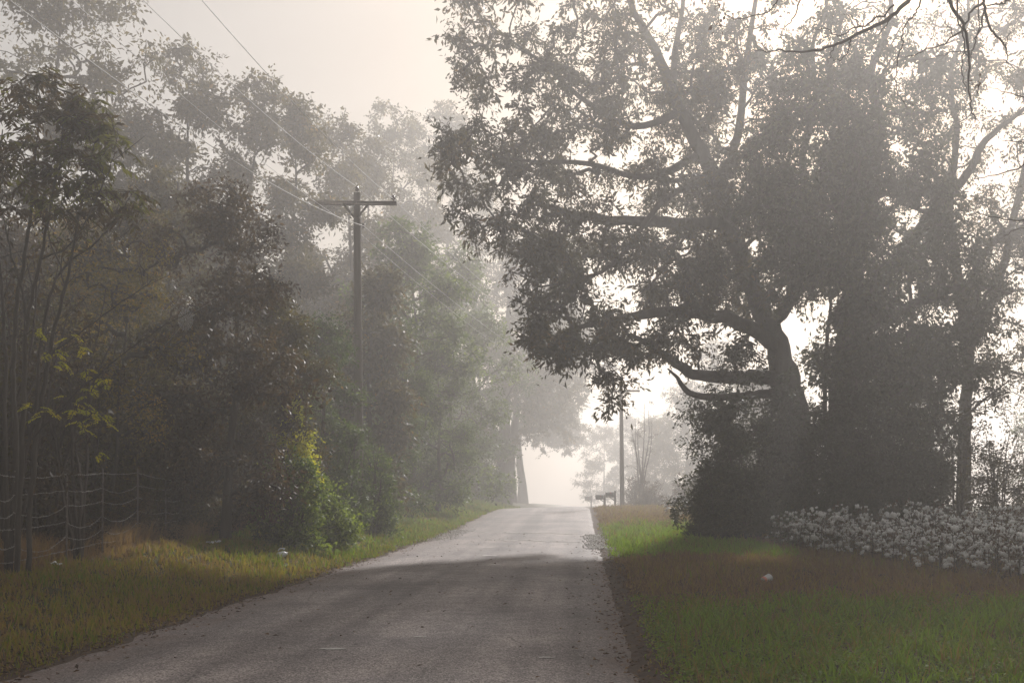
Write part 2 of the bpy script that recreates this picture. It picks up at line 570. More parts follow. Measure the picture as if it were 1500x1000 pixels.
mb = MB()
for px, py, w, l in ((488, 959, 0.26, 0.09), (615, 940, 0.13, 0.06), (718, 817, 0.36, 0.30), (712, 805, 0.42, 0.22), (447, 902, .12, .05), (800, 968, .14, .05), (545, 918, .1, .04)):
    d = CH * FPX / (py - VY)
    patch(mb, (px - VX) / FPX * d, d, w, l)
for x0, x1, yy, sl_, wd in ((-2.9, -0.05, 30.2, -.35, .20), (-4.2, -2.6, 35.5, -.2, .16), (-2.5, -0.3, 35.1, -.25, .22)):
    for k in range(26):      # broken pale streaks painted in for sunlight on the asphalt
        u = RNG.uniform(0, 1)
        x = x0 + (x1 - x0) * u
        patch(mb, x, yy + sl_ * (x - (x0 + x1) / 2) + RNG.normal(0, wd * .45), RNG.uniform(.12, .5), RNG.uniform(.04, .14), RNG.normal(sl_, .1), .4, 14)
tag(mb.build('marking_and_sun_streaks', M['paint_and_sun_streak']), kind='structure')


# pale gravel on the road and its edges, plus pebble bands painting sunlit streaks
def pebbles(mb, X, Y, S, zf):
    n = len(X)
    o = np.array([(1, 0, 0), (0, 1, 0), (-1, 0, 0), (0, -1, 0), (0, 0, 0.7), (0, 0, -0.7)], float)
    sc = S[:, None, None] * RNG.uniform(0.6, 1.3, (n, 6, 1))
    a = RNG.uniform(0, 6.28, n)
    c, s = np.cos(a)[:, None], np.sin(a)[:, None]
    v = o[None] * sc
    V = np.stack([v[..., 0] * c - v[..., 1] * s, v[..., 0] * s + v[..., 1] * c, v[..., 2]], -1)
    V += np.stack([X, Y, zf(X, Y) + S * 0.35], -1)[:, None, :]
    f = np.array([(0, 1, 4), (1, 2, 4), (2, 3, 4), (3, 0, 4), (1, 0, 5), (2, 1, 5), (3, 2, 5), (0, 3, 5)])
    F = (np.arange(n)[:, None, None] * 6 + f[None]).reshape(-1, 3)
    mb.add(V.reshape(-1, 3), F, np.repeat(RNG.uniform(0, 1, n), 6))


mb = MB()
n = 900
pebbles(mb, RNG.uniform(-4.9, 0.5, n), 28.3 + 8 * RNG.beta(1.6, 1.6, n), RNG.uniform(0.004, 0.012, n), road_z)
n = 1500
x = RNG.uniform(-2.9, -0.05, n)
pebbles(mb, x, 30.2 - 0.35 * (x + 1.5) + RNG.normal(0, 0.16, n) * (1 - 0.5 * np.abs(x + 1.5) / 1.5), RNG.uniform(0.004, 0.009, n), road_z)  # pale pebble band standing in for the nearer sunlit streak
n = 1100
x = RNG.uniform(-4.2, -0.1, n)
pebbles(mb, x, 35.2 - 0.25 * (x + 2) + RNG.normal(0, 0.22, n), RNG.uniform(0.004, 0.009, n), road_z)  # wider band farther off, again painting sunlight with pale pebbles
M['gravel'] = noise_mat('gravel', (0.45, 0.43, 0.41), (0.75, 0.73, 0.70), 30, rough=0.8, bump=0.2)  # colours the real crumbs and the pebble bands that paint sunlight
n = 800
pebbles(mb, XR - 0.1 + RNG.normal(0, 0.18, n), RNG.uniform(26.5, 35, n), RNG.uniform(0.012, 0.04, n), lambda x, y: np.maximum(gz(x, y), np.where(x < XR - .1, road_z(x, y), -9)))
n = 500
pebbles(mb, XL + 0.3 + RNG.normal(0, 0.3, n), RNG.uniform(31, 38, n), RNG.uniform(0.012, 0.035, n), lambda x, y: np.maximum(gz(x, y), np.where(x > XL + .1, road_z(x, y), -9)))
tag(mb.build('gravel', M['gravel']), 'pale gravel crumbs over the road and its edges, with pebble bands painting sunlit streaks', 'gravel', kind='stuff')


# ------------------------------------------------------------------ leaves, branches, trees
def leaves_from(rng, base, d, L, W, tint, mb, bend=0.25, side=None):
    """one folded leaf of four corners per base point"""
    n = len(base)
    if side is None:
        side = np.cross(d, rng.normal(size=(n, 3)))
    side = unit(side)
    up = np.cross(side, d)
    L = np.broadcast_to(L, (n,))[:, None]
    W = np.broadcast_to(W, (n,))[:, None]
    m = base + d * L * 0.42 + up * (W * bend)
    V = np.stack([base, m + side * W / 2, base + d * L, m - side * W / 2], 1)
    F = np.arange(n * 4).reshape(n, 4)
    mb.add(V.reshape(-1, 3), F, np.repeat(tint, 4))


def leaf_cloud(rng, C, Rd, ntw, nl, L, W, mb, twmb=None, droop=0.35, flat=0.75, tvar=0.25, tbase=0.4, out=None):
    """leafy sprays: ntw twigs fan out from every clump centre, nl leaves along each"""
    n = len(C)
    if n == 0:
        return
    d = rng.normal(size=(n, ntw, 3))
    d[..., 2] *= flat
    if out is not None:
        d += out[:, None, :] * 0.8
    d = unit(d)
    ln = Rd[:, None] * rng.uniform(0.5, 1.15, (n, ntw))
    t = np.linspace(0.22, 1.0, nl)[None, None, :] + rng.uniform(-0.05, 0.05, (n, ntw, nl))
    p = C[:, None, None, :] + d[:, :, None, :] * (ln[:, :, None] * t)[..., None]
    p[..., 2] -= 0.22 * (ln[:, :, None] * t ** 2)
    p += rng.normal(0, 0.035, p.shape) * (1 + Rd[:, None, None, None])
    ld = unit(d[:, :, None, :] * 0.55 + rng.normal(0, 0.6, p.shape) + np.array([0, 0, -droop]))
    ct = rng.normal(tbase, tvar * 0.6, (n, 1, 1))
    tint = np.clip(ct + rng.normal(0, tvar * 0.7, (n, ntw, nl)), 0, 1).ravel()
    s = (rng.uniform(0.6, 1.25, p.shape[:3]) * rng.uniform(0.75, 1.25, (n, 1, 1))).ravel()
    leaves_from(rng, p.reshape(-1, 3), ld.reshape(-1, 3), L * s, W * s, tint, mb)
    if twmb is not None:
        e = C[:, None, :] + d * ln[..., None]
        e[..., 2] -= 0.22 * ln
        mid = C[:, None, :] + d * ln[..., None] * 0.5
        mid[..., 2] -= 0.055 * ln
        a = np.repeat(C[:, None, :], ntw, 1).reshape(-1, 3)
        mm, e = mid.reshape(-1, 3), e.reshape(-1, 3)
        w = np.array([0.006, 0.006, 0.0])
        h = np.array([0, 0, 0.007])
        V = np.stack([a - w, a + w, mm + w * .8, mm - w * .8, e, a + h, mm + h], 1)
        k = len(a)
        F = np.array([(0, 1, 2, 3), (1, 5, 6, 2), (5, 0, 3, 6)])
        T = np.array([(3, 2, 4), (2, 6, 4), (6, 3, 4)])
        b = np.arange(k)[:, None, None] * 7
        vv = V.reshape(-1, 3)
        twmb.add(vv, (b + F[None]).reshape(-1, 4))
        twmb.t.append((b + T[None]).reshape(-1, 3) + twmb.n - len(vv))


def attach(rng, mb, limbs, clumps, r_tip=0.008, r_k=0.011, sides=5, zpen=0.6, jit=0.10, rmax=0.5):
    """branches grow from the limbs (polylines with radius) out to every clump; thickness follows what each carries"""
    pos, rad, par, w = [], [], [], []
    for L in limbs:
        for k, p in enumerate(L):
            pos.append(p[:3])
            rad.append(p[3])
            par.append(-1)
            w.append(0.0)
    n0 = len(pos)
    cap = n0 + 4 * len(clumps) + 8
    A = np.zeros((cap, 3))
    A[:n0] = np.array(pos)
    m = n0
    par += [0] * (cap - n0)
    fixed = np.zeros(cap)
    fixed[:n0] = rad
    w = np.zeros(cap)
    d0 = np.min(np.linalg.norm(clumps[:, None, :] - A[None, :n0], axis=2), axis=1)
    chains = []
    for ci in np.argsort(d0):
        c = clumps[ci]
        dv = A[:m] - c
        dist = np.sqrt((dv ** 2).sum(1)) + zpen * np.maximum(0, dv[:, 2])
        i = int(np.argmin(dist))
        a = A[i]
        seg = c - a
        ln = np.linalg.norm(seg)
        if ln < 0.05:
            continue
        nn = 3
        prev = i
        ids = [i]
        for k in range(1, nn + 1):
            t = k / nn
            p = a + seg * t
            if k < nn:
                p = p + rng.normal(0, jit, 3) * ln * 0.7
                p[2] += 0.12 * ln * math.sin(math.pi * t) - 0.02 * ln
            A[m] = p
            par[m] = prev
            prev = m
            ids.append(m)
            m += 1
        w[prev] += 1
        chains.append(ids)
    for k in range(m - 1, n0 - 1, -1):
        w[par[k]] += w[k]
    for ids in chains:
        r = [min(rmax, r_tip + r_k * math.sqrt(w[k])) for k in ids]
        r[0] = r[1] * 1.15
        r[-1] = r[-1] * 0.7
        tube(mb, A[ids], r, sides if r[1] > 0.02 else 4, cap=False)


def limb_path(pts, m=5, wobble=0.0, rng=RNG):
    s = spline(pts, m)
    if wobble:
        s[1:-1, :3] += rng.normal(0, 1, (len(s) - 2, 3)) * wobble * np.maximum(s[1:-1, 3:4], 0.03)
    return s


def blob_points(rng, c, r, n, shell=0.35):
    d = unit(rng.normal(size=(n, 3)))
    u = rng.uniform(0, 1, n) ** (1 / 3)
    u = shell + (1 - shell) * u
    return np.asarray(c) + d * u[:, None] * np.asarray(r)


def forest_tree(name, label, base, H, Rc, seed, leaf='wood_leaf', crown_base=0.35, n_blobs=10, per_blob=17, L=0.15, W=0.06, ntw=7, nl=9,
                clump=0.7, lean=(0, 0), tbase=0.4, trunk_r=None, group=None, cat='tree', blob_k=0.5, skew=None):
    """a tapered trunk with limbs, and a crown of uneven leafy masses with gaps between them"""
    rng = np.random.default_rng(seed)
    t = thing(name, label, cat, base, group)
    r0 = trunk_r or 0.007 * H + 0.04
    k = 7
    tr = []
    wx, wy = rng.normal(0, 0.02 * H, 2)
    for i in range(k):
        u = i / (k - 1)
        tr.append((lean[0] * u * u + wx * math.sin(u * 3) + rng.normal(0, 0.006 * H), lean[1] * u * u + wy * math.sin(u * 2.4) + rng.normal(0, 0.006 * H),
                   -0.25 + (0.93 * H + 0.25) * u, r0 * (1.25 - u * 1.15) if i else r0 * 1.6))
    trunk = limb_path(tr, 4)
    tm = MB()
    tube(tm, trunk[:, :3], trunk[:, 3], 10)
    # leafy masses spiral up the crown, widest at mid height
    cl, outs = [], []
    for b in range(n_blobs):
        u = crown_base + (1 - crown_base) * ((b + 0.5 + rng.uniform(-.3, .3)) / n_blobs)
        rel = (u - crown_base) / (1 - crown_base)
        reach = Rc * (0.55 + 0.5 * math.sin(math.pi * min(1, rel * 0.9 + 0.1))) * rng.uniform(0.45, 0.95)
        if rel > 0.85:
            reach *= 0.45
        a = b * 2.4 + rng.uniform(-.5, .5)
        br = Rc * blob_k * rng.uniform(0.7, 1.2)
        c = np.array([lean[0] * u * u + math.cos(a) * reach, lean[1] * u * u + math.sin(a) * reach, min(H * u, H - br * 0.6)])
        if skew is not None:
            c += np.asarray(skew) * (0.3 + rng.uniform(0, .7))
        nn = int(per_blob * rng.uniform(0.7, 1.4))
        cl.append(blob_points(rng, c, (br, br, br * 0.72), nn))
    cl = np.concatenate(cl)
    cl = cl[cl[:, 2] > 0.4]
    attach(rng, tm, [trunk[2:]], cl, sides=5)
    tm.build('trunk', M['bark'], t, smooth=True)
    cm = MB()
    leaf_cloud(rng, cl, np.full(len(cl), clump) * rng.uniform(0.7, 1.3, len(cl)), ntw, nl, L, W, cm, tbase=tbase)
    cm.build('crown', M[leaf], t)
    return t


def shrub(name, label, base, H, Rx, Ry, seed, leaf='wood_leaf', n=110, L=0.09, W=0.045, ntw=8, nl=9, clump=0.36, tbase=0.4, cat='shrub', group=None, stems=7, boxy=False):
    """many stems from one root, and leaves through the whole volume"""
    rng = np.random.default_rng(seed)
    t = thing(name, label, cat, base, group)
    tm = MB()
    limbs = []
    for s in range(stems):
        a = rng.uniform(0, 6.28)
        rr = rng.uniform(0.2, 0.75)
        e = np.array([math.cos(a) * Rx * rr, math.sin(a) * Ry * rr, H * rng.uniform(0.6, 0.9)])
        b = np.array([math.cos(a) * 0.12 * Rx, math.sin(a) * 0.12 * Ry, -0.2])
        mid = b * 0.5 + e * 0.5 + np.array([rng.normal(0, .1), rng.normal(0, .1), H * 0.1])
        L_ = limb_path([(*b, 0.035), (*mid, 0.022), (*e, 0.01)], 5)
        tube(tm, L_[:, :3], L_[:, 3], 5)
        limbs.append(L_)
    d = unit(rng.normal(size=(n, 3)))
    d[:, 2] = np.abs(d[:, 2]) * 1.0
    if boxy:        # steep sides under a broad top
        h = np.linalg.norm(d[:, :2], axis=1, keepdims=True)
        d[:, :2] *= np.maximum(h, .05) ** -0.55
        d[:, 2] = d[:, 2] ** 0.8
    lump = 1 + (0.3 if boxy else 0.22) * np.sin(d[:, 0] * 5 + seed) * np.cos(d[:, 1] * 4 + seed * 2) + 0.12 * np.sin(d[:, 2] * 9 + seed)
    u = rng.uniform(0.25, 1, n) ** 0.5
    cl = d * (u * lump)[:, None] * np.array([Rx, Ry, H * 0.92])
    cl[:, 2] = np.maximum(cl[:, 2], rng.uniform(0.08, 0.3, n))
    attach(rng, tm, limbs, cl, r_tip=0.004, r_k=0.005, sides=4)
    tm.build('stem', M['twig'], t, smooth=True)
    cm = MB()
    leaf_cloud(rng, cl, np.full(n, clump) * rng.uniform(0.7, 1.4, n), ntw, nl, L, W, cm, tbase=tbase, droop=0.2)
    cm.build('foliage', M[leaf], t)
    return t


def sapling(name, label, base, H, seed, n_stems=3, spread=0.5, leaf='brown_leaf', n_leafy=22, L=0.10, W=0.04, tbase=0.4, group=None, cat='sapling', nl=6, thick=0.022):
    """thin stems with bare side twigs and few leaves"""
    rng = np.random.default_rng(seed)
    t = thing(name, label, cat, base, group)
    tm = MB()
    tips = []
    for s in range(n_stems):
        a = rng.uniform(0, 6.28)
        h = H * rng.uniform(0.65, 1.0)
        e = np.array([math.cos(a), math.sin(a), 0]) * spread * rng.uniform(0.4, 1.2)
        pts = [(0.05 * math.cos(a), 0.05 * math.sin(a), -0.2, thick * 1.2), (*(e * 0.35 + rng.normal(0, .06, 3) + np.array([0, 0, h * 0.35])), thick * .9),
               (*(e * 0.8 + rng.normal(0, .08, 3) + np.array([0, 0, h * 0.7])), thick * .6), (*(e * 1.1 + np.array([0, 0, h])), thick * .25)]
        L_ = limb_path(pts, 6, 0.3, rng)
        tube(tm, L_[:, :3], L_[:, 3], 5)
        for k in range(9):
            i = rng.integers(5, len(L_) - 1)
            p = L_[i, :3]
            b = rng.uniform(0, 6.28)
            ln = rng.uniform(0.25, 0.9)
            q1 = p + np.array([math.cos(b) * ln * .5, math.sin(b) * ln * .5, ln * rng.uniform(.1, .5)])
            q2 = p + np.array([math.cos(b) * ln, math.sin(b) * ln, ln * rng.uniform(.1, 1.0)])
            tube(tm, [p, q1, q2], [L_[i, 3] * .5, .005, .002], 4, cap=False)
            tips += [q1, q2]
        tips.append(L_[-1, :3])
    tm.build('stem', M['twig'], t, smooth=True)
    tips = np.array(tips)
    sel = tips[rng.permutation(len(tips))[:n_leafy]]
    cm = MB()
    leaf_cloud(rng, sel, np.full(len(sel), 0.28) * rng.uniform(.6, 1.4, len(sel)), 4, nl, L, W, cm, tbase=tbase, droop=0.5)
    cm.build('foliage', M[leaf], t)
    return t


def pinnate(rng, mb, stems, P0, D0, length, npairs, L, W, tint):
    """feather-shaped compound leaves: a drooping stalk with paired leaflets"""
    n = len(P0)
    ln = length * rng.uniform(0.7, 1.2, n)
    t = np.linspace(0.2, 1.0, npairs)
    p = P0[:, None, :] + D0[:, None, :] * (ln[:, None] * t[None])[..., None]
    p[..., 2] -= 0.45 * ln[:, None] * t[None] ** 2
    tan = np.repeat(D0[:, None, :], npairs, 1).copy()
    tan[..., 2] -= 0.9 * t[None]
    tan = unit(tan)
    sd = unit(np.cross(D0, np.array([0, 0, 1.0]) + rng.normal(0, .25, (n, 3))))
    for sgn in (-1, 1):
        d = unit(sd[:, None, :] * sgn * 0.8 + tan * 0.5 + np.array([0, 0, -0.35]) + rng.normal(0, .15, p.shape))
        s = (0.65 + 0.5 * np.sin(np.pi * (t[None] * .85 + .1))) * rng.uniform(.8, 1.15, (n, npairs))
        tt_ = np.clip(np.repeat(tint[:, None], npairs, 1) + rng.normal(0, .1, (n, npairs)), 0, 1)
        leaves_from(rng, p.reshape(-1, 3), d.reshape(-1, 3), L * s.ravel(), W * s.ravel(), tt_.ravel(), mb, 0.15, side=np.cross(d, np.array([0, 0, 1.0]) + rng.normal(0, .4, d.shape)).reshape(-1, 3))
    for i in range(n):
        e = P0[i] + D0[i] * ln[i]
        q_ = P0[i] + D0[i] * ln[i] * .5
        tube(stems, [P0[i], q_ - np.array([0, 0, .11 * ln[i]]), e - np.array([0, 0, .45 * ln[i]])], [.005, .004, .002], 3, cap=False)


# ------------------------------------------------------------------ the big tree group right of the road
CUR = {'d': 33.0}


def px_limb(pts, d=None, m=5, wobble=0.1):
    """pts: (px, py, radius, depth offset)"""
    d = d or CUR['d']
    return limb_path([(*P(a, b, d + o), r) for a, b, r, o in pts], m, wobble)


def px_blobs(rng, ells, d):
    """leafy masses as true ellipsoids: (px, py, rx px, ry px, number of sprays, depth offset, half depth m)"""
    cl = []
    for a, b, rx, ry_, n, o, hd in ells:
        c = P(a, b, d + o)
        k = (d + o) / FPX
        p = blob_points(rng, c, (rx * k, hd, ry_ * k), n, 0.15)
        # thin out in small pockets so that light comes through
        keep = (np.sin(p[:, 0] * 2.0 + a) + np.sin(p[:, 1] * 1.7 + b) + np.sin(p[:, 2] * 2.4)) > -0.78
        cl.append(p[keep])
    return np.concatenate(cl)


def big_tree(name, label, base, limbs, ells, d, seed, leaf, L, W, ntw, nl, clump, tbase=0.4, droop=0.45):
    rng = np.random.default_rng(seed)
    t = thing(name, label, 'tree', base)
    b = np.asarray(base)
    tm = MB()
    ls = []
    for L_ in limbs:
        L_ = L_.copy()
        L_[:, :3] -= b
        ls.append(L_)
        L_[:, 3] *= .84
        tube(tm, L_[:, :3], L_[:, 3], 12 if L_[0, 3] > 0.2 else 7)
    cl = px_blobs(rng, ells, d) - b
    attach(rng, tm, ls, cl, r_tip=0.009, r_k=0.012, sides=6)
    cm = MB()
    leaf_cloud(rng, cl, np.full(len(cl), clump) * rng.uniform(0.65, 1.35, len(cl)), ntw, nl, L, W, cm, tm, tbase=tbase, droop=droop)
    tm.build('trunk', M['bark'], t, smooth=True)
    cm.build('crown', M[leaf], t)
    return t


D1 = 33.0
b1 = P(1175, 790, D1)
b1[2] = gz(b1[0], b1[1])
CUR['d'] = D1
limbs1 = [
    px_limb([(1178, 800, .85, 0), (1172, 700, .66, 0), (1160, 600, .58, 0), (1150, 545, .52, 0), (1132, 490, .42, 0), (1105, 430, .38, -.5), (1065, 320, .32, -1), (1035, 240, .27, -1.4),
             (990, 150, .22, -1.8), (963, 78, .17, -2), (930, 20, .12, -2.4), (900, -60, .05, -2.5)]),
    px_limb([(1142, 512, .34, 0), (1098, 478, .28, -.6), (1032, 461, .24, -1.6), (975, 456, .19, -2.6), (900, 470, .12, -3.6), (840, 480, .06, -4.5)]),
    px_limb([(1140, 556, .32, 0), (1108, 552, .27, -.6), (1060, 553, .25, -1.2), (1016, 548, .20, -1.9), (983, 527, .16, -2.4), (950, 504, .12, -2.9), (915, 488, .06, -3.4)]),
    px_limb([(1152, 584, .22, -.1), (1126, 577, .19, -.6), (1087, 579, .16, -1.1), (1054, 582, .15, -1.5), (1010, 575, .12, -1.9), (992, 553, .07, -2.2), (978, 540, .03, -2.4)]),
    px_limb([(1098, 410, .30, -.6), (1062, 335, .27, -1.4), (1005, 328, .23, -2.2), (930, 324, .18, -3), (860, 318, .12, -3.8), (790, 300, .06, -4.4)]),
    px_limb([(1128, 480, .3, 0), (1165, 420, .26, .8), (1182, 310, .19, 1.6), (1176, 230, .15, 1.8), (1195, 150, .12, 2), (1190, 70, .09, 2.2), (1212, 0, .06, 2.4), (1205, -100, .03, 2.6)]),
    px_limb([(1050, 280, .2, -1.2), (1080, 200, .17, -.4), (1092, 100, .13, .4), (1110, -20, .08, .8)]),
    px_limb([(985, 140, .16, -1.8), (988, 80, .12, -1.2), (1000, 10, .08, -1), (1005, -80, .04, -.8)]),
    px_limb([(1000, 165, .15, -1.7), (930, 185, .12, -2.4), (860, 150, .09, -3.2), (790, 90, .06, -4), (720, 40, .03, -4.6)]),
    px_limb([(1028, 225, .16, -1.4), (950, 260, .12, -2.2), (860, 240, .09, -3), (760, 235, .05, -4), (690, 215, .025, -4.6)]),
    px_limb([(1045, 262, .14, -1.3), (975, 290, .11, -2.8), (905, 380, .08, -3.8), (850, 410, .05, -4.4), (790, 420, .03, -4.8)]),
]
ell1 = [(1030, 410, 56, 40, 22, -2.4, 1.2), (745, 80, 90, 85, 34, -4, 2.4), (880, 60, 130, 110, 62, -3, 3), (720, 215, 85, 62, 34, -4.4, 2.2), (840, 205, 110, 85, 58, -3, 3), (745, 320, 85, 48, 36, -4.4, 2),
        (850, 340, 110, 60, 58, -3.6, 2.6), (800, 420, 72, 55, 34, -4.4, 2), (860, 485, 80, 42, 34, -4.2, 2), (800, 515, 45, 30, 13, -4.6, 1.2), (950, 470, 80, 60, 40, -2.6, 2.4), (1010, 280, 85, 110, 62, -1, 3.4),
        (1000, 100, 90, 120, 58, -1, 3.4), (1080, 180, 85, 150, 80, 0.5, 3.6), (985, 400, 90, 66, 50, -2.4, 2.8), (930, 545, 55, 24, 9, -3, 1), (1060, 520, 60, 32, 9, -1.4, 1.2),
        (1085, 380, 75, 110, 60, .6, 3.2), (680, 20, 55, 40, 7, -4.8, 1.2), (660, 265, 36, 60, 9, -4.8, 1.2), (905, 582, 24, 14, 4, -3.2, .5)]
big_tree('oak_tree', 'large spreading tree whose left limbs reach over the road, trunk rising from the dark bush', b1, limbs1, [(*e[:4], int(e[4] * 1.25), *e[5:]) for e in ell1], D1, 101, 'oak_leaf', 0.185, 0.066, 10, 11, 0.60, tbase=0.42)

D2 = 34.0
b2 = P(1238, 788, D2)
b2[2] = gz(b2[0], b2[1])
CUR['d'] = D2
limbs2 = [
    px_limb([(1236, 800, .8, 0), (1232, 690, .62, 0), (1232, 600, .56, 0), (1240, 510, .5, 0), (1250, 420, .44, .3), (1262, 290, .30, .8), (1290, 190, .22, 1.0), (1276, 110, .16, 1.2), (1305, 30, .11, 1.4), (1300, -40, .07, 1.5), (1325, -140, .03, 1.6)]),
    px_limb([(1246, 470, .34, 0), (1300, 400, .28, .6), (1370, 306, .22, 1.4), (1415, 258, .18, 2), (1445, 205, .14, 2.4), (1500, 160, .09, 3), (1560, 110, .04, 3.4)]),
    px_limb([(1244, 490, .26, 0), (1290, 470, .22, -1), (1350, 440, .17, -2), (1420, 420, .11, -3), (1480, 430, .05, -3.6)]),
    px_limb([(1256, 380, .24, .3), (1222, 280, .17, -.8), (1232, 190, .13, -1.2), (1214, 110, .10, -1.4), (1236, 20, .06, -1.8)]),
    px_limb([(1208, 620, .10, -1), (1208, 575, .09, -1), (1211, 500, .08, -1), (1216, 430, .06, -1), (1200, 330, .04, -1)]),
    px_limb([(1300, 640, .13, -.5), (1320, 560, .11, -.7), (1335, 480, .09, -1), (1330, 380, .06, -1.4)]),
]
ell2 = [(1205, 100, 100, 100, 50, -3.4, 1.8), (1310, 110, 90, 100, 50, -3, 1.8), (1190, 265, 105, 140, 150, -3.5, 2.2), (1175, 380, 90, 70, 50, -3.2, 2), (1285, 340, 105, 150, 150, -3, 2.8), (1290, 300, 110, 150, 60, 1, 3), (1200, 70, 110, 105, 62, 0, 3.4), (1320, 120, 105, 115, 62, 1, 3.4),
        (1290, 500, 100, 72, 95, -1, 2.6), (1385, 430, 85, 90, 80, -2, 2.4), (1290, 540, 120, 60, 50, -3, 1.6), (1330, 590, 70, 50, 50, -1, 2), (1420, 500, 60, 70, 40, -1, 2.2)]
big_tree('oak_tree', 'huge dense tree draped in leafy vines, its thick trunk just right of the leaning one', b2, limbs2, [(*e[:4], int(e[4] * (1.5 if e[1] > 180 and e[0] < 1330 else .8)), *e[5:]) for e in ell2], D2, 102, 'vine_leaf', 0.175, 0.075, 10, 11, 0.72, tbase=0.42)

D3 = 37.0
b3 = P(1420, 770, D3)
b3[2] = gz(b3[0], b3[1])
CUR['d'] = D3
limbs3 = [
    px_limb([(1410, 790, .36, 0), (1412, 640, .28, 0), (1418, 520, .24, 0), (1405, 420, .22, 0), (1390, 300, .19, 0), (1402, 200, .13, 0), (1392, 110, .10, .2), (1418, 20, .07, .5), (1415, -120, .04, .5)]),
    px_limb([(1415, 520, .25, 0), (1460, 420, .2, .6), (1490, 300, .16, 1), (1520, 150, .1, 1.2), (1540, 0, .05, 1.4)]),
    px_limb([(1412, 440, .2, 0), (1450, 360, .15, -1), (1510, 330, .1, -1.6), (1580, 330, .05, -2)]),
]
ell3 = [(1410, 380, 70, 70, 24, -3, 1.8), (1410, 560, 60, 70, 24, -3, 1.6), (1420, 95, 110, 120, 62, 0, 3.6), (1470, 280, 90, 90, 50, 0, 3), (1530, 130, 100, 140, 55, 1, 3.4), (1460, 400, 85, 60, 50, -.6, 2.6), (1500, 520, 80, 65, 44, 0, 2.4), (1560, 350, 90, 140, 50, 1, 3), (1405, 210, 60, 60, 18, 0, 2)]
big_tree('oak_tree', 'tall hazy tree with upswept limbs growing behind the vine-draped tree', b3, limbs3, [(*e[:4], int(e[4] * 1.0), *e[5:]) for e in ell3], D3, 103, 'oak_leaf', 0.165, 0.065, 10, 11, 0.75)

# dense bushes round the feet of the big trees
for a, top, half, d, sd, nm, lf, tb, nn in (
        (1103, 560, 88, 31.2, 201, 'dark evergreen bush at the road-side foot of the leaning tree trunk', 'vine_leaf', .35, 470),
        (1205, 562, 92, 31.0, 202, 'dark leafy bush directly in front of the two big trunks, behind the first cotton plants', 'vine_leaf', .3, 470),
        (1305, 570, 92, 31.4, 203, 'dark bush under the vine-draped tree, between the trunk bush and the loose thicket', 'vine_leaf', .3, 470),
        (1052, 670, 36, 30.6, 204, 'low rounded bush at the outer edge of the dark clump beside the bright grass', 'vine_leaf', .5, 150)):
    k = d / FPX
    p = P(a, 790, d)
    p[2] = gz(p[0], p[1])
    H = (790 - top) * k
    shrub('shrub', nm, p, H, half * k, half * k * 0.9, sd, lf, nn, 0.115, 0.055, 10, 10, 0.42, tb, stems=10, boxy=True)

# loose airy bushes at the right where the light comes through
for a, top, half, d, sd, nm in ((1400, 560, 55, 31.5, 211, 'loose open bush of fine twigs right of the dark bush clump'), (1462, 590, 50, 32.5, 212, 'thin see-through bush against the bright field, behind the right end of the cotton'),
                                (1530, 600, 60, 33.0, 213, 'open leafy bush cut by the right edge of the view')):
    k = d / FPX
    p = P(a, 780, d)
    p[2] = gz(p[0], p[1])
    shrub('shrub', nm, p, (780 - top) * k, half * k, half * k, sd, 'oak_leaf', 120, 0.11, 0.045, 7, 7, 0.42, .45, stems=9)

# bush edge that spills over the cotton, a leaning young trunk beside the dark clump
t = thing('sapling', 'slender young tree leaning right beside the dark bush clump', 'sapling', (P(1350, 770, 31.0)[0], 31.0, 0.05))
bb = np.array(t.location)
tm = MB()
L_ = px_limb([(1350, 785, .07, -2), (1362, 705, .06, -2), (1390, 637, .05, -1.6), (1436, 590, .04, -1.2), (1480, 556, .02, -1)], 33.0)
L_[:, :3] -= bb
tube(tm, L_[:, :3], L_[:, 3], 6)
rg = np.random.default_rng(77)
cl = L_[rg.integers(10, len(L_), 26), :3] + rg.normal(0, .5, (26, 3))
attach(rg, tm, [L_], cl, .005, .006, 4)
tm.build('stem', M['twig'], t, smooth=True)
cm = MB()
leaf_cloud(rg, cl, np.full(26, .4), 6, 7, .11, .045, cm)
cm.build('foliage', M['oak_leaf'], t)

# ------------------------------------------------------------------ the woods left of the road
def place(px, d):
    x = (px - VX) / FPX * d
    return (x, d, float(gz(x, d)))


def height(top, d, z0):
    return CH - (top - VY) / FPX * d - z0


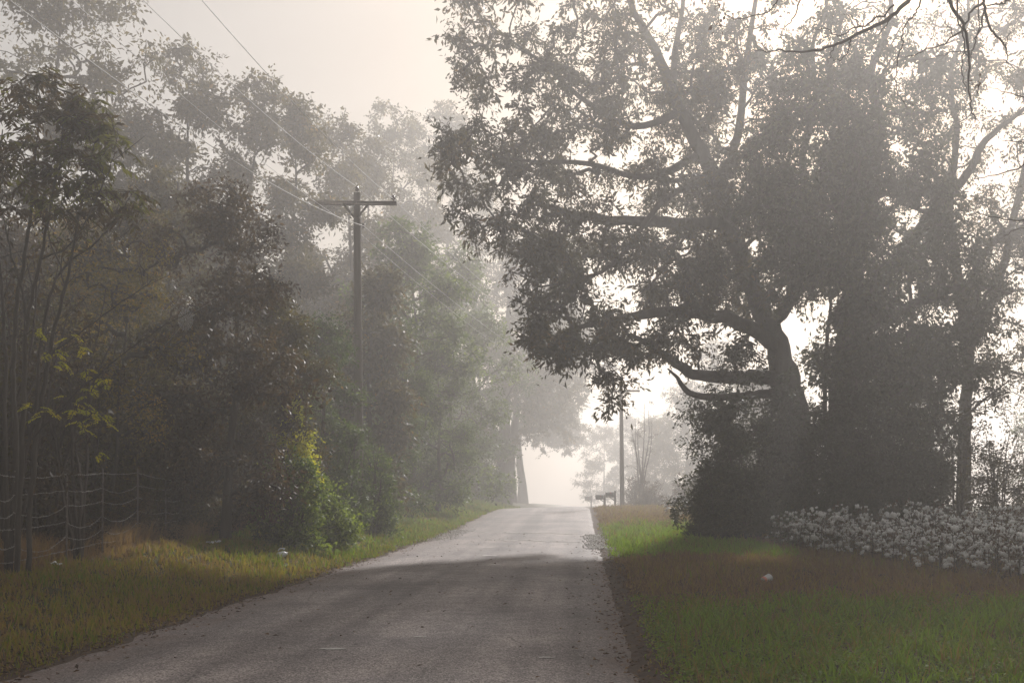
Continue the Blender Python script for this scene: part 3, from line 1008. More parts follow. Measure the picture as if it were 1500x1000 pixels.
# (trunk px, distance, top px, crown radius px, crown base, masses, leaf, lean px, label)
rows = [
    (75, 33, -70, 125, .40, 12, 'wood_leaf', 20, 'tall airy tree whose crown rises above the small feathery-leaved tree'),
    (205, 36, 150, 80, .35, 10, 'wood_leaf', 0, 'hazy tree with a ragged top just right of the tall airy tree'),
    (282, 37, 74, 78, .45, 9, 'wood_leaf', 0, 'slim hazy tree whose tufted top is crossed by the upper wire'),
    (372, 39, 112, 62, .45, 9, 'wood_leaf', 10, 'hazy tree with a tufted round top under the second wire'),
    (438, 41, 140, 55, .42, 9, 'wood_leaf', 0, 'narrow hazy tree left of the utility pole with its top above the crossarm'),
    (500, 50, 178, 62, .35, 9, 'wood_leaf', 0, 'pale foggy tree straight behind the top of the near utility pole'),
    (582, 66, 162, 72, .30, 11, 'wood_leaf', 0, 'tallest of the faded trees right of the near utility pole'),
    (660, 78, 150, 60, .35, 10, 'wood_leaf', 0, 'faded tall tree whose top shows beside the big oak crown'),
    (600, 45, 330, 85, .15, 12, 'green_leaf', 0, 'grey-green round tree right of the near pole, in front of the tallest faded tree'),
    (668, 56, 370, 75, .12, 11, 'green_leaf', 0, 'fog-greyed tree behind the wires halfway between the two utility poles'),
    (735, 88, 350, 80, .36, 14, 'wood_leaf', 40, 'fog-pale tree with a thick dark trunk leaning its crown over the road'),
    (700, 70, 440, 62, .10, 9, 'green_leaf', 0, 'low full tree beside the thick trunk at the left road edge'),
    (745, 104, 440, 64, .36, 16, 'wood_leaf', 66, 'farthest tree at the left road edge, crown arching over the bright gap'),
    (540, 56, 205, 66, .3, 11, 'wood_leaf', 0, 'soft pale tree filling the skyline gap right behind the near crossarm'),
    (628, 74, 195, 70, .3, 11, 'wood_leaf', 0, 'soft pale tree between the two tallest faded trees'),
    (692, 86, 250, 70, .3, 11, 'wood_leaf', 0, 'palest tree of the skyline, nearest the big oak crown'),
    (768, 135, 545, 44, .45, 13, 'wood_leaf', 42, 'ghostly tree deep in the fog inside the bright gap at the road end'),
    (545, 36, 395, 48, .2, 8, 'wood_leaf', 10, 'small tree right behind the near pole, its branch showing at the pole side'),
]
for k, (px, d, top, rc, cb, nb, lf, ln, lab) in enumerate(rows):
    p = place(px, d)
    s = d / FPX
    forest_tree('tree', lab, p, height(top, d, p[2]), rc * s, 300 + k, lf, cb * (1.0 if ln > 30 else .45), int(nb * (2.4 if ln > 30 else 1.5)), 17, 0.16 + d * .0010, 0.07 + d * .0005, 8, 9, 0.75, ((ln * .3 if ln > 30 else ln) * s, 0), tbase=.4, skew=(ln * 1.2 * s, 0, 0) if ln > 30 else None, trunk_r=.55 if ln > 30 else None)

# the understorey in front of them
under = [
    (330, 21.5, 280, 105, .25, 11, 'brown_leaf', 'dark dense small tree left of the near pole, in front of the hazy tall trees', .45),
    (405, 24, 430, 62, .15, 9, 'wood_leaf', 'short dark tree between the dense small tree and the near pole', .35),
    (195, 23, 300, 80, .25, 10, 'wood_leaf', 'dim olive tree behind the spider web and the yellow-leaved tree', .5),
    (250, 27, 250, 70, .3, 9, 'wood_leaf', 'misty middle-height tree behind the dim olive tree', .4),
    (110, 25, 310, 75, .2, 9, 'autumn_leaf', 'dim leafy tree seen through the stems of the small feathery tree', .55),
    (20, 22, 330, 70, .2, 8, 'brown_leaf', 'dim brownish tree at the left edge of the view behind the fence', .5),
    (470, 29, 470, 55, .12, 9, 'green_leaf', 'bushy green small tree just left of the pole foot', .3),
    (575, 38, 480, 50, .1, 8, 'green_leaf', 'misty bushy tree just right of the near pole foot', .35),
    (640, 46, 500, 45, .1, 8, 'green_leaf', 'misty low tree next beyond the bushy tree right of the pole', .35),
]
for k, (px, d, top, rc, cb, nb, lf, lab, tb) in enumerate(under):
    p = place(px, d)
    s = d / FPX
    forest_tree('tree', lab, p, height(top, d, p[2]), rc * s, 340 + k, lf, cb * .5, int(nb * 1.5), 20, 0.115, 0.047, 8, 9, 0.5, (0, 0), tbase=tb, blob_k=.46, trunk_r=.09)

# yellowing tree behind the small feathery tree
p = place(165, 19.0)
forest_tree('tree', 'thin tree with yellow-orange autumn leaves behind the feathery-leaved tree', p, height(345, 19, p[2]), 1.15, 361, 'autumn_leaf', .40, 9, 12, .075, .032, 7, 7, .42, (.3, 0), tbase=.55, trunk_r=.04)

# deep woods: copies of two trees fill the ground behind the front row
deep1 = forest_tree('tree', 'fog-veiled tree deep in the left woods behind the front rows', (-17, 44, 0.6), 13.5, 3.4, 371, 'wood_leaf', .05, 24, 22, .22, .10, 8, 8, .95, group='trees deep in the left woods')
deep2 = forest_tree('tree', 'fog-veiled tree deep in the left woods behind the front rows', (-13, 62, 0.6), 12.0, 3.6, 372, 'green_leaf', .04, 24, 22, .23, .10, 8, 8, 1.0, group='trees deep in the left woods')
for k, (x, y, s) in enumerate(((-20, 37, .8), (-23, 50, 1.0), (-15, 53, .9), (-13.5, 76, 1.0), (-17, 70, 1.15), (-14, 90, .95), (-16, 95, 1.1), (-13.5, 104, 1.0), (-22, 64, 1.1), (-19, 30, .62), (-15.5, 31, .6), (-25, 42, .95), (-13.5, 39, .62), (-12.5, 46, .68), (-21, 82, 1.2), (-13, 115, 1.1))):
    dup((deep1, deep2)[k % 2], (x, y, float(gz(x, y)) - .1), k * 1.3, s)

# undergrowth along the wood's edge
edge_shrubs = []
pro = [shrub('shrub', 'leafy dark shrub in the undergrowth at the wood edge', (-9.6, 17, .6), 2.0, 1.1, 1.1, 400, 'brown_leaf', 120, .085, .04, 8, 8, .34, .4, group='dark undergrowth shrubs at the wood edge'),
       shrub('shrub', 'leafy dark shrub in the undergrowth at the wood edge', (-9.9, 20, .6), 2.6, 1.3, 1.2, 401, 'wood_leaf', 140, .085, .04, 8, 8, .36, .35, group='dark undergrowth shrubs at the wood edge'),
       shrub('shrub', 'leafy dark shrub in the undergrowth at the wood edge', (-9.4, 24, .6), 2.2, 1.2, 1.3, 402, 'brown_leaf', 130, .08, .035, 8, 8, .36, .55, group='dark undergrowth shrubs at the wood edge')]
spots = [(-11.2, 14.5, .9), (-10.6, 19, 1.1), (-11.5, 22, 1.2), (-9.7, 21.7, 1.0), (-12.5, 18.5, 1.3), (-12.0, 25, 1.3), (-10.4, 26.4, 1.1), (-9.3, 27.6, .9), (-11.4, 28.5, 1.3), (-9.7, 30.2, 1.0), (-13.4, 22, 1.4),
         (-14, 27, 1.6), (-13.0, 15.5, 1.2), (-14.3, 18.5, 1.5), (-8.9, 19.2, .7), (-9.3, 14.6, .7), (-10.3, 12.4, .8), (-12.4, 12.5, 1.1), (-10.2, 16.2, 1.4), (-11.0, 20.6, 1.7), (-11.6, 24.2, 1.8), (-10.9, 27.2, 1.7), (-12.8, 16.8, 1.8), (-13.2, 20.2, 2.0), (-15, 23, 2.2), (-9.9, 28.9, 1.3), (-10.1, 23.3, 1.4), (-15, 31, 2.2), (-12.3, 30.5, 1.9), (-9.2, 12.0, .7), (-8.6, 16.6, .55), (-8.9, 22.8, .7), (-8.6, 25.4, .7)]
for k, (x, y, s) in enumerate(spots):
    dup(pro[k % 3], (x, y, float(gz(x, y)) - .05), k * 1.9, (s, s, s * (1.15 if k % 2 else .95)))
gpro = [shrub('shrub', 'green-grey shrub fading in fog along the left verge beyond the pole', (-9.0, 35, .7), 2.3, 1.3, 1.4, 405, 'green_leaf', 130, .10, .05, 8, 8, .38, .3, group='foggy shrubs along the left verge'),
        shrub('shrub', 'green-grey shrub fading in fog along the left verge beyond the pole', (-8.6, 39, .7), 2.0, 1.2, 1.4, 406, 'wood_leaf', 120, .10, .05, 8, 8, .38, .4, group='foggy shrubs along the left verge')]
for k, (x, y, s) in enumerate(((-9.4, 42, 1.2), (-8.3, 44.5, .9), (-8.8, 48, 1.2), (-10.5, 38, 1.4), (-8.2, 52, 1.0), (-9.2, 56, 1.3), (-7.6, 58.5, .8), (-8.0, 63, 1.0), (-10, 52, 1.5), (-10.5, 61, 1.6), (-9.8, 33, 1.1), (-11.5, 35.5, 1.9), (-12, 41, 2.0), (-10.8, 45.5, 1.8), (-11.6, 57, 2.0), (-9.6, 67, 1.5), (-8.2, 71, 1.1), (-9, 76, 1.6), (-8, 84, 1.4))):
    dup(gpro[k % 2], (x, y, float(gz(x, y)) - .05), k * 2.1, s)
for px, d, top, half, sd, nm, lf, tb in (
        (432, 23.5, 560, 24, 411, 'bright yellow-green bush lit through, highest of the green bushes left of the pole', 'yellow_leaf', .15),
        (425, 22.5, 622, 42, 412, 'fresh green bush under the yellow-green one, left of the pole', 'green_leaf', .6),
        (475, 24.5, 700, 38, 413, 'light green bush nearest the grass verge, right of the white litter', 'green_leaf', .75),
        (497, 28.0, 600, 40, 414, 'dark green bush at the foot of the near utility pole', 'green_leaf', .3),
        (548, 30.5, 640, 26, 415, 'green bush hugging the right side of the near utility pole', 'green_leaf', .45)):
    p = place(px, d)
    s = d / FPX
    shrub('shrub', nm, p, max(.8, height(top, d, p[2])), half * s * 1.15, half * s * 1.15, sd, lf, 110, .11, .052, 8, 8, .34, tb, stems=6)

# thin saplings and bare stems in the thicket behind the fence
spro = [sapling('sapling', 'thin dark stem in the thicket behind the wire fence', (-9.3, 16, .6), 3.6, 430, 3, .5, group='thin stems in the thicket behind the fence'),
        sapling('sapling', 'thin dark stem in the thicket behind the wire fence', (-8.9, 14, .6), 3.0, 431, 4, .6, 'wood_leaf', 14, group='thin stems in the thicket behind the fence'),
        sapling('sapling', 'thin dark stem in the thicket behind the wire fence', (-9.8, 18, .6), 4.4, 432, 3, .7, 'brown_leaf', 26, group='thin stems in the thicket behind the fence'),
        sapling('sapling', 'thin dark stem in the thicket behind the wire fence', (-10.2, 22, .6), 4.0, 433, 4, .8, 'wood_leaf', 30, group='thin stems in the thicket behind the fence')]
rs = np.random.default_rng(55)
for k in range(70):
    y = rs.uniform(12.5, 29)
    x = -8.55 - (y - 13) * .10 - rs.uniform(0.1, 2.6)
    dup(spro[k % 4], (x, y, float(gz(x, y)) - .05), k * 1.1, (1, 1, rs.uniform(.65, 1.3)))

# ------------------------------------------------------------------ small feathery-leaved tree in the left foreground
DT = 13.0
rg = np.random.default_rng(91)
pb = P(30, 830, DT)
pb[2] = gz(pb[0], pb[1])
t = thing('feathery_tree', 'small many-stemmed tree with feather-shaped leaves in front of the fence corner', 'tree', pb)
stems_px = [
    [(14, 850, .055, 0), (22, 640, .05, 0), (20, 500, .045, .1), (34, 390, .035, .1), (46, 300, .028, .1), (54, 200, .018, .1), (58, 115, .008, .1)],
    [(40, 845, .05, .2), (50, 660, .045, .2), (72, 520, .04, .1), (96, 420, .03, -.1), (120, 300, .02, -.2), (138, 210, .01, -.3)],
    [(25, 845, .05, -.2), (34, 600, .045, -.3), (40, 470, .036, -.4), (60, 380, .03, -.4), (82, 260, .018, -.5), (100, 150, .008, -.5)],
    [(10, 840, .045, .3), (8, 560, .036, .4), (2, 420, .03, .4), (-6, 300, .02, .5), (4, 190, .01, .5)],
    [(52, 600, .032, .2), (63, 480, .028, .1), (88, 400, .022, 0), (140, 356, .016, -.2), (168, 322, .012, -.3), (190, 290, .006, -.4)],
    [(40, 470, .03, -.4), (30, 420, .02, -.3), (12, 350, .014, -.2), (-4, 280, .007, -.1)],
    [(60, 380, .02, -.4), (110, 350, .014, -.6), (160, 250, .008, -.8), (172, 190, .005, -.9)],
    [(96, 420, .018, -.1), (70, 330, .012, .2), (62, 240, .006, .3)],
    [(72, 520, .02, .1), (140, 470, .014, -.2), (210, 420, .008, -.4), (240, 400, .004, -.5)],
    [(50, 640, .02, .1), (130, 560, .014, -.3), (220, 490, .009, -.6), (290, 450, .004, -.8)],
    [(22, 620, .02, .1), (60, 540, .014, .6), (88, 480, .01, .9), (130, 430, .004, 1.1)],
    [(168, 350, .01, -.3), (180, 345, .007, -.35), (196, 330, .003, -.4)],
]
tm, cm, ym = MB(), MB(), MB()
ls = []
for s_ in stems_px:
    L_ = px_limb(s_, DT, 6, .25)
    L_[:, 3] *= .68
    L_[:, :3] -= pb
    ls.append(L_)
    tube(tm, L_[:, :3], L_[:, 3], 7)
    # side twigs
    for k in range(5):
        i = rg.integers(len(L_) // 3, len(L_) - 2)
        dd = rg.normal(size=3) * .22
        dd[2] = abs(dd[2]) + .1
        tube(tm, [L_[i, :3], L_[i, :3] + dd * .5 + rg.normal(0, .02, 3), L_[i, :3] + dd], [min(.01, L_[i, 3] * .5), .005, .002], 4, cap=False)
tufts = [(60, 112, 9), (38, 135, 7), (85, 130, 7), (110, 140, 8), (140, 158, 8), (60, 165, 9), (95, 175, 9), (130, 190, 9), (158, 200, 8), (20, 125, 4), (42, 200, 9), (75, 215, 10), (110, 225, 10), (145, 235, 8), (165, 215, 6),
         (60, 250, 9), (95, 260, 9), (130, 265, 8), (155, 262, 5), (14, 205, 6), (8, 245, 7), (25, 235, 5), (45, 275, 6), (80, 285, 6), (118, 290, 5), (138, 305, 4), (192, 285, 5), (185, 305, 5), (170, 310, 3), (10, 300, 5), (90, 320, 3), (118, 318, 3), (20, 155, 5), (150, 175, 5), (5, 160, 4), (2, 270, 6), (60, 300, 3), (140, 275, 4)]
P0, D0, ti = [], [], []
for a, b, n_ in tufts:
    c = P(a, b, DT + rg.uniform(-.7, .5)) - pb
    for k in range(int(n_ * 1.4)):
        ang = rg.uniform(0, 6.28)
        P0.append(c + rg.normal(0, .07, 3))
        D0.append(unit(np.array([math.cos(ang), math.sin(ang), rg.uniform(-.6, .7)])))
        ti.append(np.clip(rg.normal(.42, .22) + (.3 if a > 125 and b < 290 else 0), 0, 1))
cl = np.array([P(a, b, DT + rg.uniform(-.5, .3)) - pb for a, b, n_ in tufts])
attach(rg, tm, ls, cl, .004, .004, 4)
pinnate(rg, cm, tm, np.array(P0), np.array(D0), .32, 7, .125, .038, np.array(ti))
# loose dry leaflets lower down
low = np.array([P(a, b, DT + rg.uniform(-.6, .6)) - pb for a, b in ((100, 330), (85, 350), (110, 360), (70, 345), (95, 375), (130, 335), (60, 330), (105, 300), (75, 370), (120, 345), (15, 330), (5, 350), (28, 320))])
leaf_cloud(rg, low, np.full(len(low), .2), 5, 5, .09, .03, cm, droop=.9, tbase=.3)
P0, D0 = [], []
for a, b, n_ in ((58, 484, 4), (72, 515, 4), (80, 530, 3), (105, 484, 2), (120, 512, 3), (130, 545, 4), (150, 560, 5), (132, 570, 4), (108, 590, 4), (118, 600, 5), (140, 610, 5), (152, 612, 3), (50, 595, 3), (70, 610, 3), (122, 625, 4), (145, 668, 2), (75, 600, 2)):
    c = P(a, b, DT - .3 + rg.uniform(-.5, .4)) - pb
    for k in range(n_):
        ang = rg.uniform(0, 6.28)
        P0.append(c + rg.normal(0, .04, 3))
        D0.append(unit(np.array([math.cos(ang), math.sin(ang), rg.uniform(-.1, .3)])))
yc = np.array(P0)[::4]
attach(rg, tm, ls, yc, .003, .003, 4)
pinnate(rg, ym, tm, np.array(P0), np.array(D0), .20, 9, .05, .018, rg.uniform(.0, .7, len(P0)))
tm.build('trunk', M['bark'], t, smooth=True)
cm.build('crown', M['sumac_leaf'], t)
tag(ym.build('yellow_leaves', M['yellow_leaf'], t), 'fresh yellow-green feather-shaped leaves low on the stems')

# a second darker stem group left of the fence
for px, d, h, sd, lab in ((5, 14.2, 4.8, 441, 'bare dark multi-stemmed sapling at the left edge of the view behind the feathery tree'), (118, 15.5, 4.0, 442, 'dark forked sapling between the first and third fence posts'), (60, 16, 5.4, 443, 'tall dark sapling behind the feathery tree')):
    p = place(px, d)
    sapling('sapling', lab, p, h, sd, 5, .9, 'brown_leaf', 22,   .11, .045, .4, thick=.026)

# ------------------------------------------------------------------ wire fence
posts = [(-10, 12.2, .0), (22, 13.0, .015), (97, 14.8, .02), (150, 16.4, .01), (202, 18.6, 0), (243, 21.0, 0), (280, 23.0, 0)]
f0 = place(97, 14.8)
fe = thing('wire_fence', 'rusty steel-post fence with sagging barbed wires in front of the thicket', 'fence', f0)
f0 = np.array(f0)
tops = []
for k, (px, d, ln) in enumerate(posts):
    p = np.array(place(px, d))
    hh = 1.38 if k < 2 else 1.42
    pm = MB()
    a = p + np.array([0, 0, -.3]) - f0
    e = p + np.array([ln * 6 * .16, 0, hh]) - f0
    # T-section steel post with studs
    ax = unit(e - a)
    tube(pm, [a, e], [.014, .014], 4)
    n_ = np.array([0, -1, 0])
    for zz in np.linspace(.35, 1.0, 9):
        c = a + (e - a) * zz
        box(pm, c + n_ * .02, (.014, .02, .02))
    pm.build('post', M['steel_post'], fe)
    tops.append((a, e))
for zf, sg in ((.96, .05), (.82, .04), (.69, .07), (.55, .05), (.42, .05), (.30, .04), (.18, .03)):
    wmb = MB()
    rw = np.random.default_rng(int(zf * 100))
    for k in range(len(tops) - 1):
        j1, j2 = rw.normal(0, .02, 2)
        A_ = tops[k][0] + (tops[k][1] - tops[k][0]) * (zf + j1 * 0) + np.array([0, -.03, 0])
        B_ = tops[k + 1][0] + (tops[k + 1][1] - tops[k + 1][0]) * zf + np.array([0, -.03, 0])
        s_ = sg * rw.choice([.15, .4, .8, 1.4, 2.4]) * rw.uniform(.7, 1.2)
        u = np.linspace(0, 1, 15)
        pts = A_[None] * (1 - u)[:, None] + B_[None] * u[:, None]
        pts[:, 2] -= 4 * s_ * u * (1 - u) + rw.normal(0, .004, 15)
        tube(wmb, pts, .0022, 4, cap=False)
        for q_ in np.arange(.04, 1, .055):
            i = int(q_ * 14)
            c = pts[i] + (pts[i + 1] - pts[i]) * (q_ * 14 - i)
            for s2 in (-1, 1):
                v = unit(rw.normal(size=3)) * .017
                tube(wmb, [c - v, c + v], [.003, .0018], 3, cap=False)
    wmb.build('barbed_wire', M['fence_wire'], fe)

# orb web hanging between twigs, with dew
wc = P(272, 468, 17.5)
t = MB()
rad = .17
for k in range(16):
    a = k / 16 * 2 * math.pi
    tube(t, [(0, 0, 0), (rad * 1.15 * math.cos(a) * .8, .02 * math.sin(3 * a), rad * 1.15 * math.sin(a) * 1.15)], .0012, 3, cap=False)
sp = [(r_ * math.cos(a) * .8, .01 * math.sin(a), r_ * math.sin(a) * 1.15) for a, r_ in zip(np.linspace(0, 2 * math.pi * 9, 9 * 24), np.linspace(.04, rad, 9 * 24))]
tube(t, sp, .0016, 3, cap=False)
for a, r1 in ((.6, .75), (2.3, .8), (4.0, .6)):
    tube(t, [(rad * math.cos(a) * .8, 0, rad * math.sin(a) * 1.1), (r1 * math.cos(a), .05, r1 * math.sin(a))], .001, 3, cap=False)
o = tag(t.build('spider_web', M['web']), 'small round dewy spider web hanging in the twigs above the fence', 'spider web')
o.location = wc

# ------------------------------------------------------------------ utility poles, wires, mailboxes
def insulator(parent, c, h=.16, r=.05, name='insulator'):
    m = MB()
    lathe(m, c, [(.0, 0), (.012, 0), (.012, h * .35), (r * .8, h * .35), (r, h * .45), (r * .55, h * .6), (r * .9, h * .72), (r * .55, h * .82), (r * .6, h * .95), (.0, h)], 12)
    m.build(name, M['ceramic'], parent, smooth=True)


def utility_pole(label, base, H, arm_z, arm, rz, lean=0.0, extra=True):
    t = thing('utility_pole', label, 'utility pole', base, rz=rz)
    m = MB()
    z = np.linspace(-.5, H, 12)
    pts = np.stack([lean * z / H, 0 * z, z], -1)
    tube(m, pts, np.linspace(.155, .105, 12), 16)
    m.build('pole', M['pole_wood'], t, smooth=False)
    lx = lean * arm_z / H
    m = MB()
    box(m, (lx, -.165, arm_z), (arm, .09, .12), rotmat(0, R(-.6), 0), bev=.012)
    m.build('crossarm', M['pole_wood'], t)
    for s in (-1, 1):
        m = MB()
        a, b = np.array([lx + s * .36, -.165, arm_z - .055]), np.array([lx + s * .07, -.15, arm_z - .42])
        v = b - a
        ang = math.atan2(v[2], v[0])
        box(m, (a + b) / 2 + np.array([0, -.065, 0]), (np.linalg.norm(v) + .06, .025, .06), rotmat(0, -ang, 0))
        m.build('brace', M['post_wood'], t)
    insulator(t, (lean, 0, H), .22, .07)
    insulator(t, (lx + arm / 2 - .10, -.165, arm_z + .058), .20, .075)
    if extra:
        m = MB()
        tube(m, [(lx + .02, -.22, arm_z), (lx + .02, .17, arm_z)], .012, 6)
        tube(m, [(lx + .1, -.05, H - .12), (lx + .15, -.05, H - .12)], .015, 6)
        tube(m, [(lx + arm / 2 - .1, -.165, arm_z - .1), (lx + arm / 2 - .1, -.165, arm_z - .05)], .012, 6)
        m.build('bolt', M['galvanised'], t)
        m = MB()
        lathe(m, (lx + .20, -.05, arm_z - .70), [(0, 0), (.035, 0), (.045, .03), (.028, .055), (.045, .08), (.035, .11), (0, .11)], 10)
        tube(m, [(lx + .1, -.05, arm_z - .645), (lx + .24, -.05, arm_z - .645)], .01, 6)
        m.build('spool_insulator', M['ceramic'], t, smooth=True)
        m = MB()
        tube(m, [(lx - .12, -.05, arm_z - .68), (lx - .16, -.06, arm_z - .70), (lx - .2, -.06, arm_z - .66)], .012, 5)
        tube(m, [(lx - .04, -.2, arm_z - .06), (lx - .14, -.23, arm_z - .30), (lx - .19, -.23, arm_z - .42)], [.012, .016, .014], 5)
        m.build('cable_clamp', M['galvanised'], t, smooth=True)
    return t


pn = place(526, 30.0)
z0 = pn[2]
Hn = height(283, 30, z0)
utility_pole('near wooden utility pole with a crossarm, rising from green bushes on the left verge', pn, Hn, height(300, 30, z0), 2.42, 0.05, -.06)
pf = place(911.5, 63.0)
Hf = height(551, 63, pf[2])
utility_pole('far wooden utility pole fading in the fog beside the mailboxes', pf, Hf, height(573, 63, pf[2]), 2.35, 0.0, -.08, extra=True)


def wire(label, pts, r, sag):
    m = MB()
    for A_, B_, s_ in zip(pts[:-1], pts[1:], sag):
        u = np.linspace(0, 1, 40)
        q_ = np.asarray(A_)[None] * (1 - u)[:, None] + np.asarray(B_)[None] * u[:, None]
        q_[:, 2] -= 4 * s_ * u * (1 - u)
        tube(m, q_, r, 6, cap=False)
    return tag(m.build('overhead_wire', M['cable'], smooth=True), label, 'wire', 'overhead wires')


def thru(A_, px, py, x_at=None):
    """end at the previous pole (behind the eye), so that the span passes the given sight line"""
    y = A_[0] / ((px - VX) / FPX)
    z = CH - (py - VY) / FPX * y
    f = (A_[1] - y) / (A_[1] + 20)
    B_ = np.array([A_[0], -20.0, A_[2] + .1])
    line = A_[2] + (B_[2] - A_[2]) * f
    return B_, (line - z) / (4 * f * (1 - f))


a1 = P(522, 273, 30)
B1, s1 = thru(a1, 209, 0)
c1 = P(908, 553, 63)
wire('upper wire running from the near pole top to the sky at the left', [B1, a1, c1], .0065, [s1, .7])
a2 = P(577, 292, 29.9)
B2, s2 = thru(a2, 295, 0)
c2 = P(932, 572, 62.8)
wire('wire from the right end of the near crossarm, steepest against the sky', [B2, a2, c2], .0065, [s2, .7])
a3 = P(533, 331, 29.8)
B3, s3 = thru(a3, 130, 88)
c3 = P(913, 592, 63)
wire('pale lower cable fixed to the spool on the near pole', [B3, a3, c3], .0065, [s3, .8])
a4 = P(516, 332, 29.8)
B4, s4 = thru(a4, 240, 118)
c4 = P(909, 600, 63)
wire('thin lower cable crossing the pale cable just left of the near pole', [B4, a4, c4], .0055, [s4, .9])


def mailbox(label, base, rz, k=1.0, side=True):
    t = thing('mailbox', label, 'mailbox', base, rz=rz)
    m = MB()
    box(m, (.0, 0, .5 * k), (.11, .11, 1.25 * k), bev=.008)
    m.build('post', M['post_wood'], t)
    m = MB()
    box(m, (-.30, 0, .76 * k), (.58, .09, .09), bev=.006)
    tube(m, [(-.06, .0, .52 * k), (-.34, .0, .72 * k)], .03, 4)
    m.build('support_arm', M['post_wood'], t)
    # box with rounded top, long axis along x
    m = MB()
    pr = [(-.11, 0), (.11, 0), (.11, .13)] + [(.11 * math.cos(a), .13 + .11 * math.sin(a)) for a in np.linspace(.3, math.pi - .3, 7)] + [(-.11, .13)]
    n = len(pr)
    V = [(x, p_[0], p_[1] + .81 * k) for x in (-.60, -.10) for p_ in pr]
    F = [(i, (i + 1) % n, n + (i + 1) % n, n + i) for i in range(n)]
    m.add(V, F)
    c0 = MB()
    for e in (0, 1):
        vv = np.array(V[e * n:(e + 1) * n])
        m.add(np.vstack([vv, vv.mean(0)]), np.stack([np.arange(n), (np.arange(n) + 1) % n, np.full(n, n)], -1))
    bo = m.build('box', M['mailbox_metal'], t)
    m = MB()
    vv = np.array([(-.612, p_[0] * 1.06, (p_[1] - .1) * 1.06 + .1 + .81 * k) for p_ in pr])
    v2 = vv + np.array([.02, 0, 0])
    m.add(np.vstack([vv, v2]), F)
    m.add(np.vstack([vv, vv.mean(0)]), np.stack([np.arange(n), (np.arange(n) + 1) % n, np.full(n, n)], -1))
    box(m, (-.625, 0, .99 * k), (.02, .03, .05))
    m.build('door', M['mailbox_metal'], bo)
    m = MB()
    box(m, (-.28, -.12, .96 * k), (.03, .008, .14))
    box(m, (-.32, -.12, 1.02 * k), (.1, .008, .05))
    m.build('flag', M['red_flag'], bo)
    return t


pm_ = place(901, 63.0)
mailbox('grey mailbox on a short wooden post, in front of the far utility pole', pm_, 0.15)
pm2 = place(886, 66.0)
t = mailbox('smaller low mailbox behind and left of the grey mailbox', pm2, 0.15, .8)
pm3 = place(866, 95.0)
mailbox('faint farthest mailbox dissolving in the bright fog at the road end', pm3, 0.1, 1.0)

# ------------------------------------------------------------------ foggy trees and brush at the far right verge
farr = [
    (1005, 112, 560, 48, .08, 12, 'wood_leaf', 'round foggy tree between the far utility pole and the dark bush clump'),
    (1050, 122, 500, 55, .1, 12, 'wood_leaf', 'faded tree showing under the low limbs behind the round foggy tree'),
    (885, 150, 625, 32, .1, 9, 'wood_leaf', 'very faint tree left of the far utility pole'),
    (925, 155, 610, 30, .1, 9, 'wood_leaf', 'very faint tree right behind the far utility pole'),
    (1115, 100, 540, 60, .1, 11, 'wood_leaf', 'foggy tree glimpsed between the low limbs and the dark bush'),
]
for k, (px, d, top, rc, cb, nb, lf, lab) in enumerate(farr):
    p = place(px, d)
    s = d / FPX
    forest_tree('tree', lab, p, height(top, d, p[2]), rc * s, 500 + k, lf, cb * .4, int(nb * 1.7), 20, .22, .10, 8, 8, .8, tbase=.4)
p = place(940, 69)
sapling('sapling', 'bare forked sapling fading in fog just right of the far utility pole', p, height(590, 69, p[2]), 511, 6, 1.0, 'brown_leaf', 16, .12, .05, thick=.05)
for px, d, top, half, sd, nm in ((955, 66, 705, 22, 521, 'low foggy brush pile right of the far utility pole'), (1010, 64, 690, 32, 522, 'foggy brush between the far pole and the dark clump'), (930, 72, 690, 16, 523, 'faint brush behind the foot of the far pole')):
    p = place(px, d)
    s = d / FPX
    shrub('shrub', nm, p, max(.7, height(top, d, p[2])), half * s, half * s, sd, 'brown_leaf', 90, .12, .05, 7, 7, .36, .5)
dd = None
for k, (x, y, s) in enumerate(((14, 78, 1.0), (22, 70, 1.1), (9, 120, 1.0), (30, 60, 1.0), (19, 100, 1.2))):
    dup((deep1, deep2)[k % 2], (x, y, float(gz(x, y)) - .1), k * 1.7 + .4, s * .8, 'fog-whitened tree far behind the big trees on the field side' if x > 0 else 'fog-whitened tree far down the left road edge', 'faint trees in the far fog')

# ------------------------------------------------------------------ bare branches hanging in from the tree overhead at the right
DB = 9.0
bt = np.array([6.6, 8.6, float(gz(6.6, 8.6))])
t = thing('bare_tree', 'leafless tree standing outside the right edge, its dark twigs hanging into the top corner', 'tree', bt)
tm = MB()
tr = limb_path([(0, 0, -.3, .26), (.1, 0, 2.0, .2), (-.05, .1, 4.2, .17), (-.3, .2, 6.4, .13), (-.6, .3, 8.4, .08), (-.7, .4, 10, .03)], 5)
tube(tm, tr[:, :3], tr[:, 3], 12)


def z7(pts, d=DB, r0=.02, r1=.004, m=5):
    k = len(pts)
    L_ = limb_path([(*P(1000 + x / 2, y / 2, d + (.12 * i if d else 0)), r0 + (r1 - r0) * i / (k - 1)) for i, (x, y) in enumerate(pts)], m, .25)
    L_[:, :3] -= bt
    tube(tm, L_[:, :3], L_[:, 3], 6)
    return L_


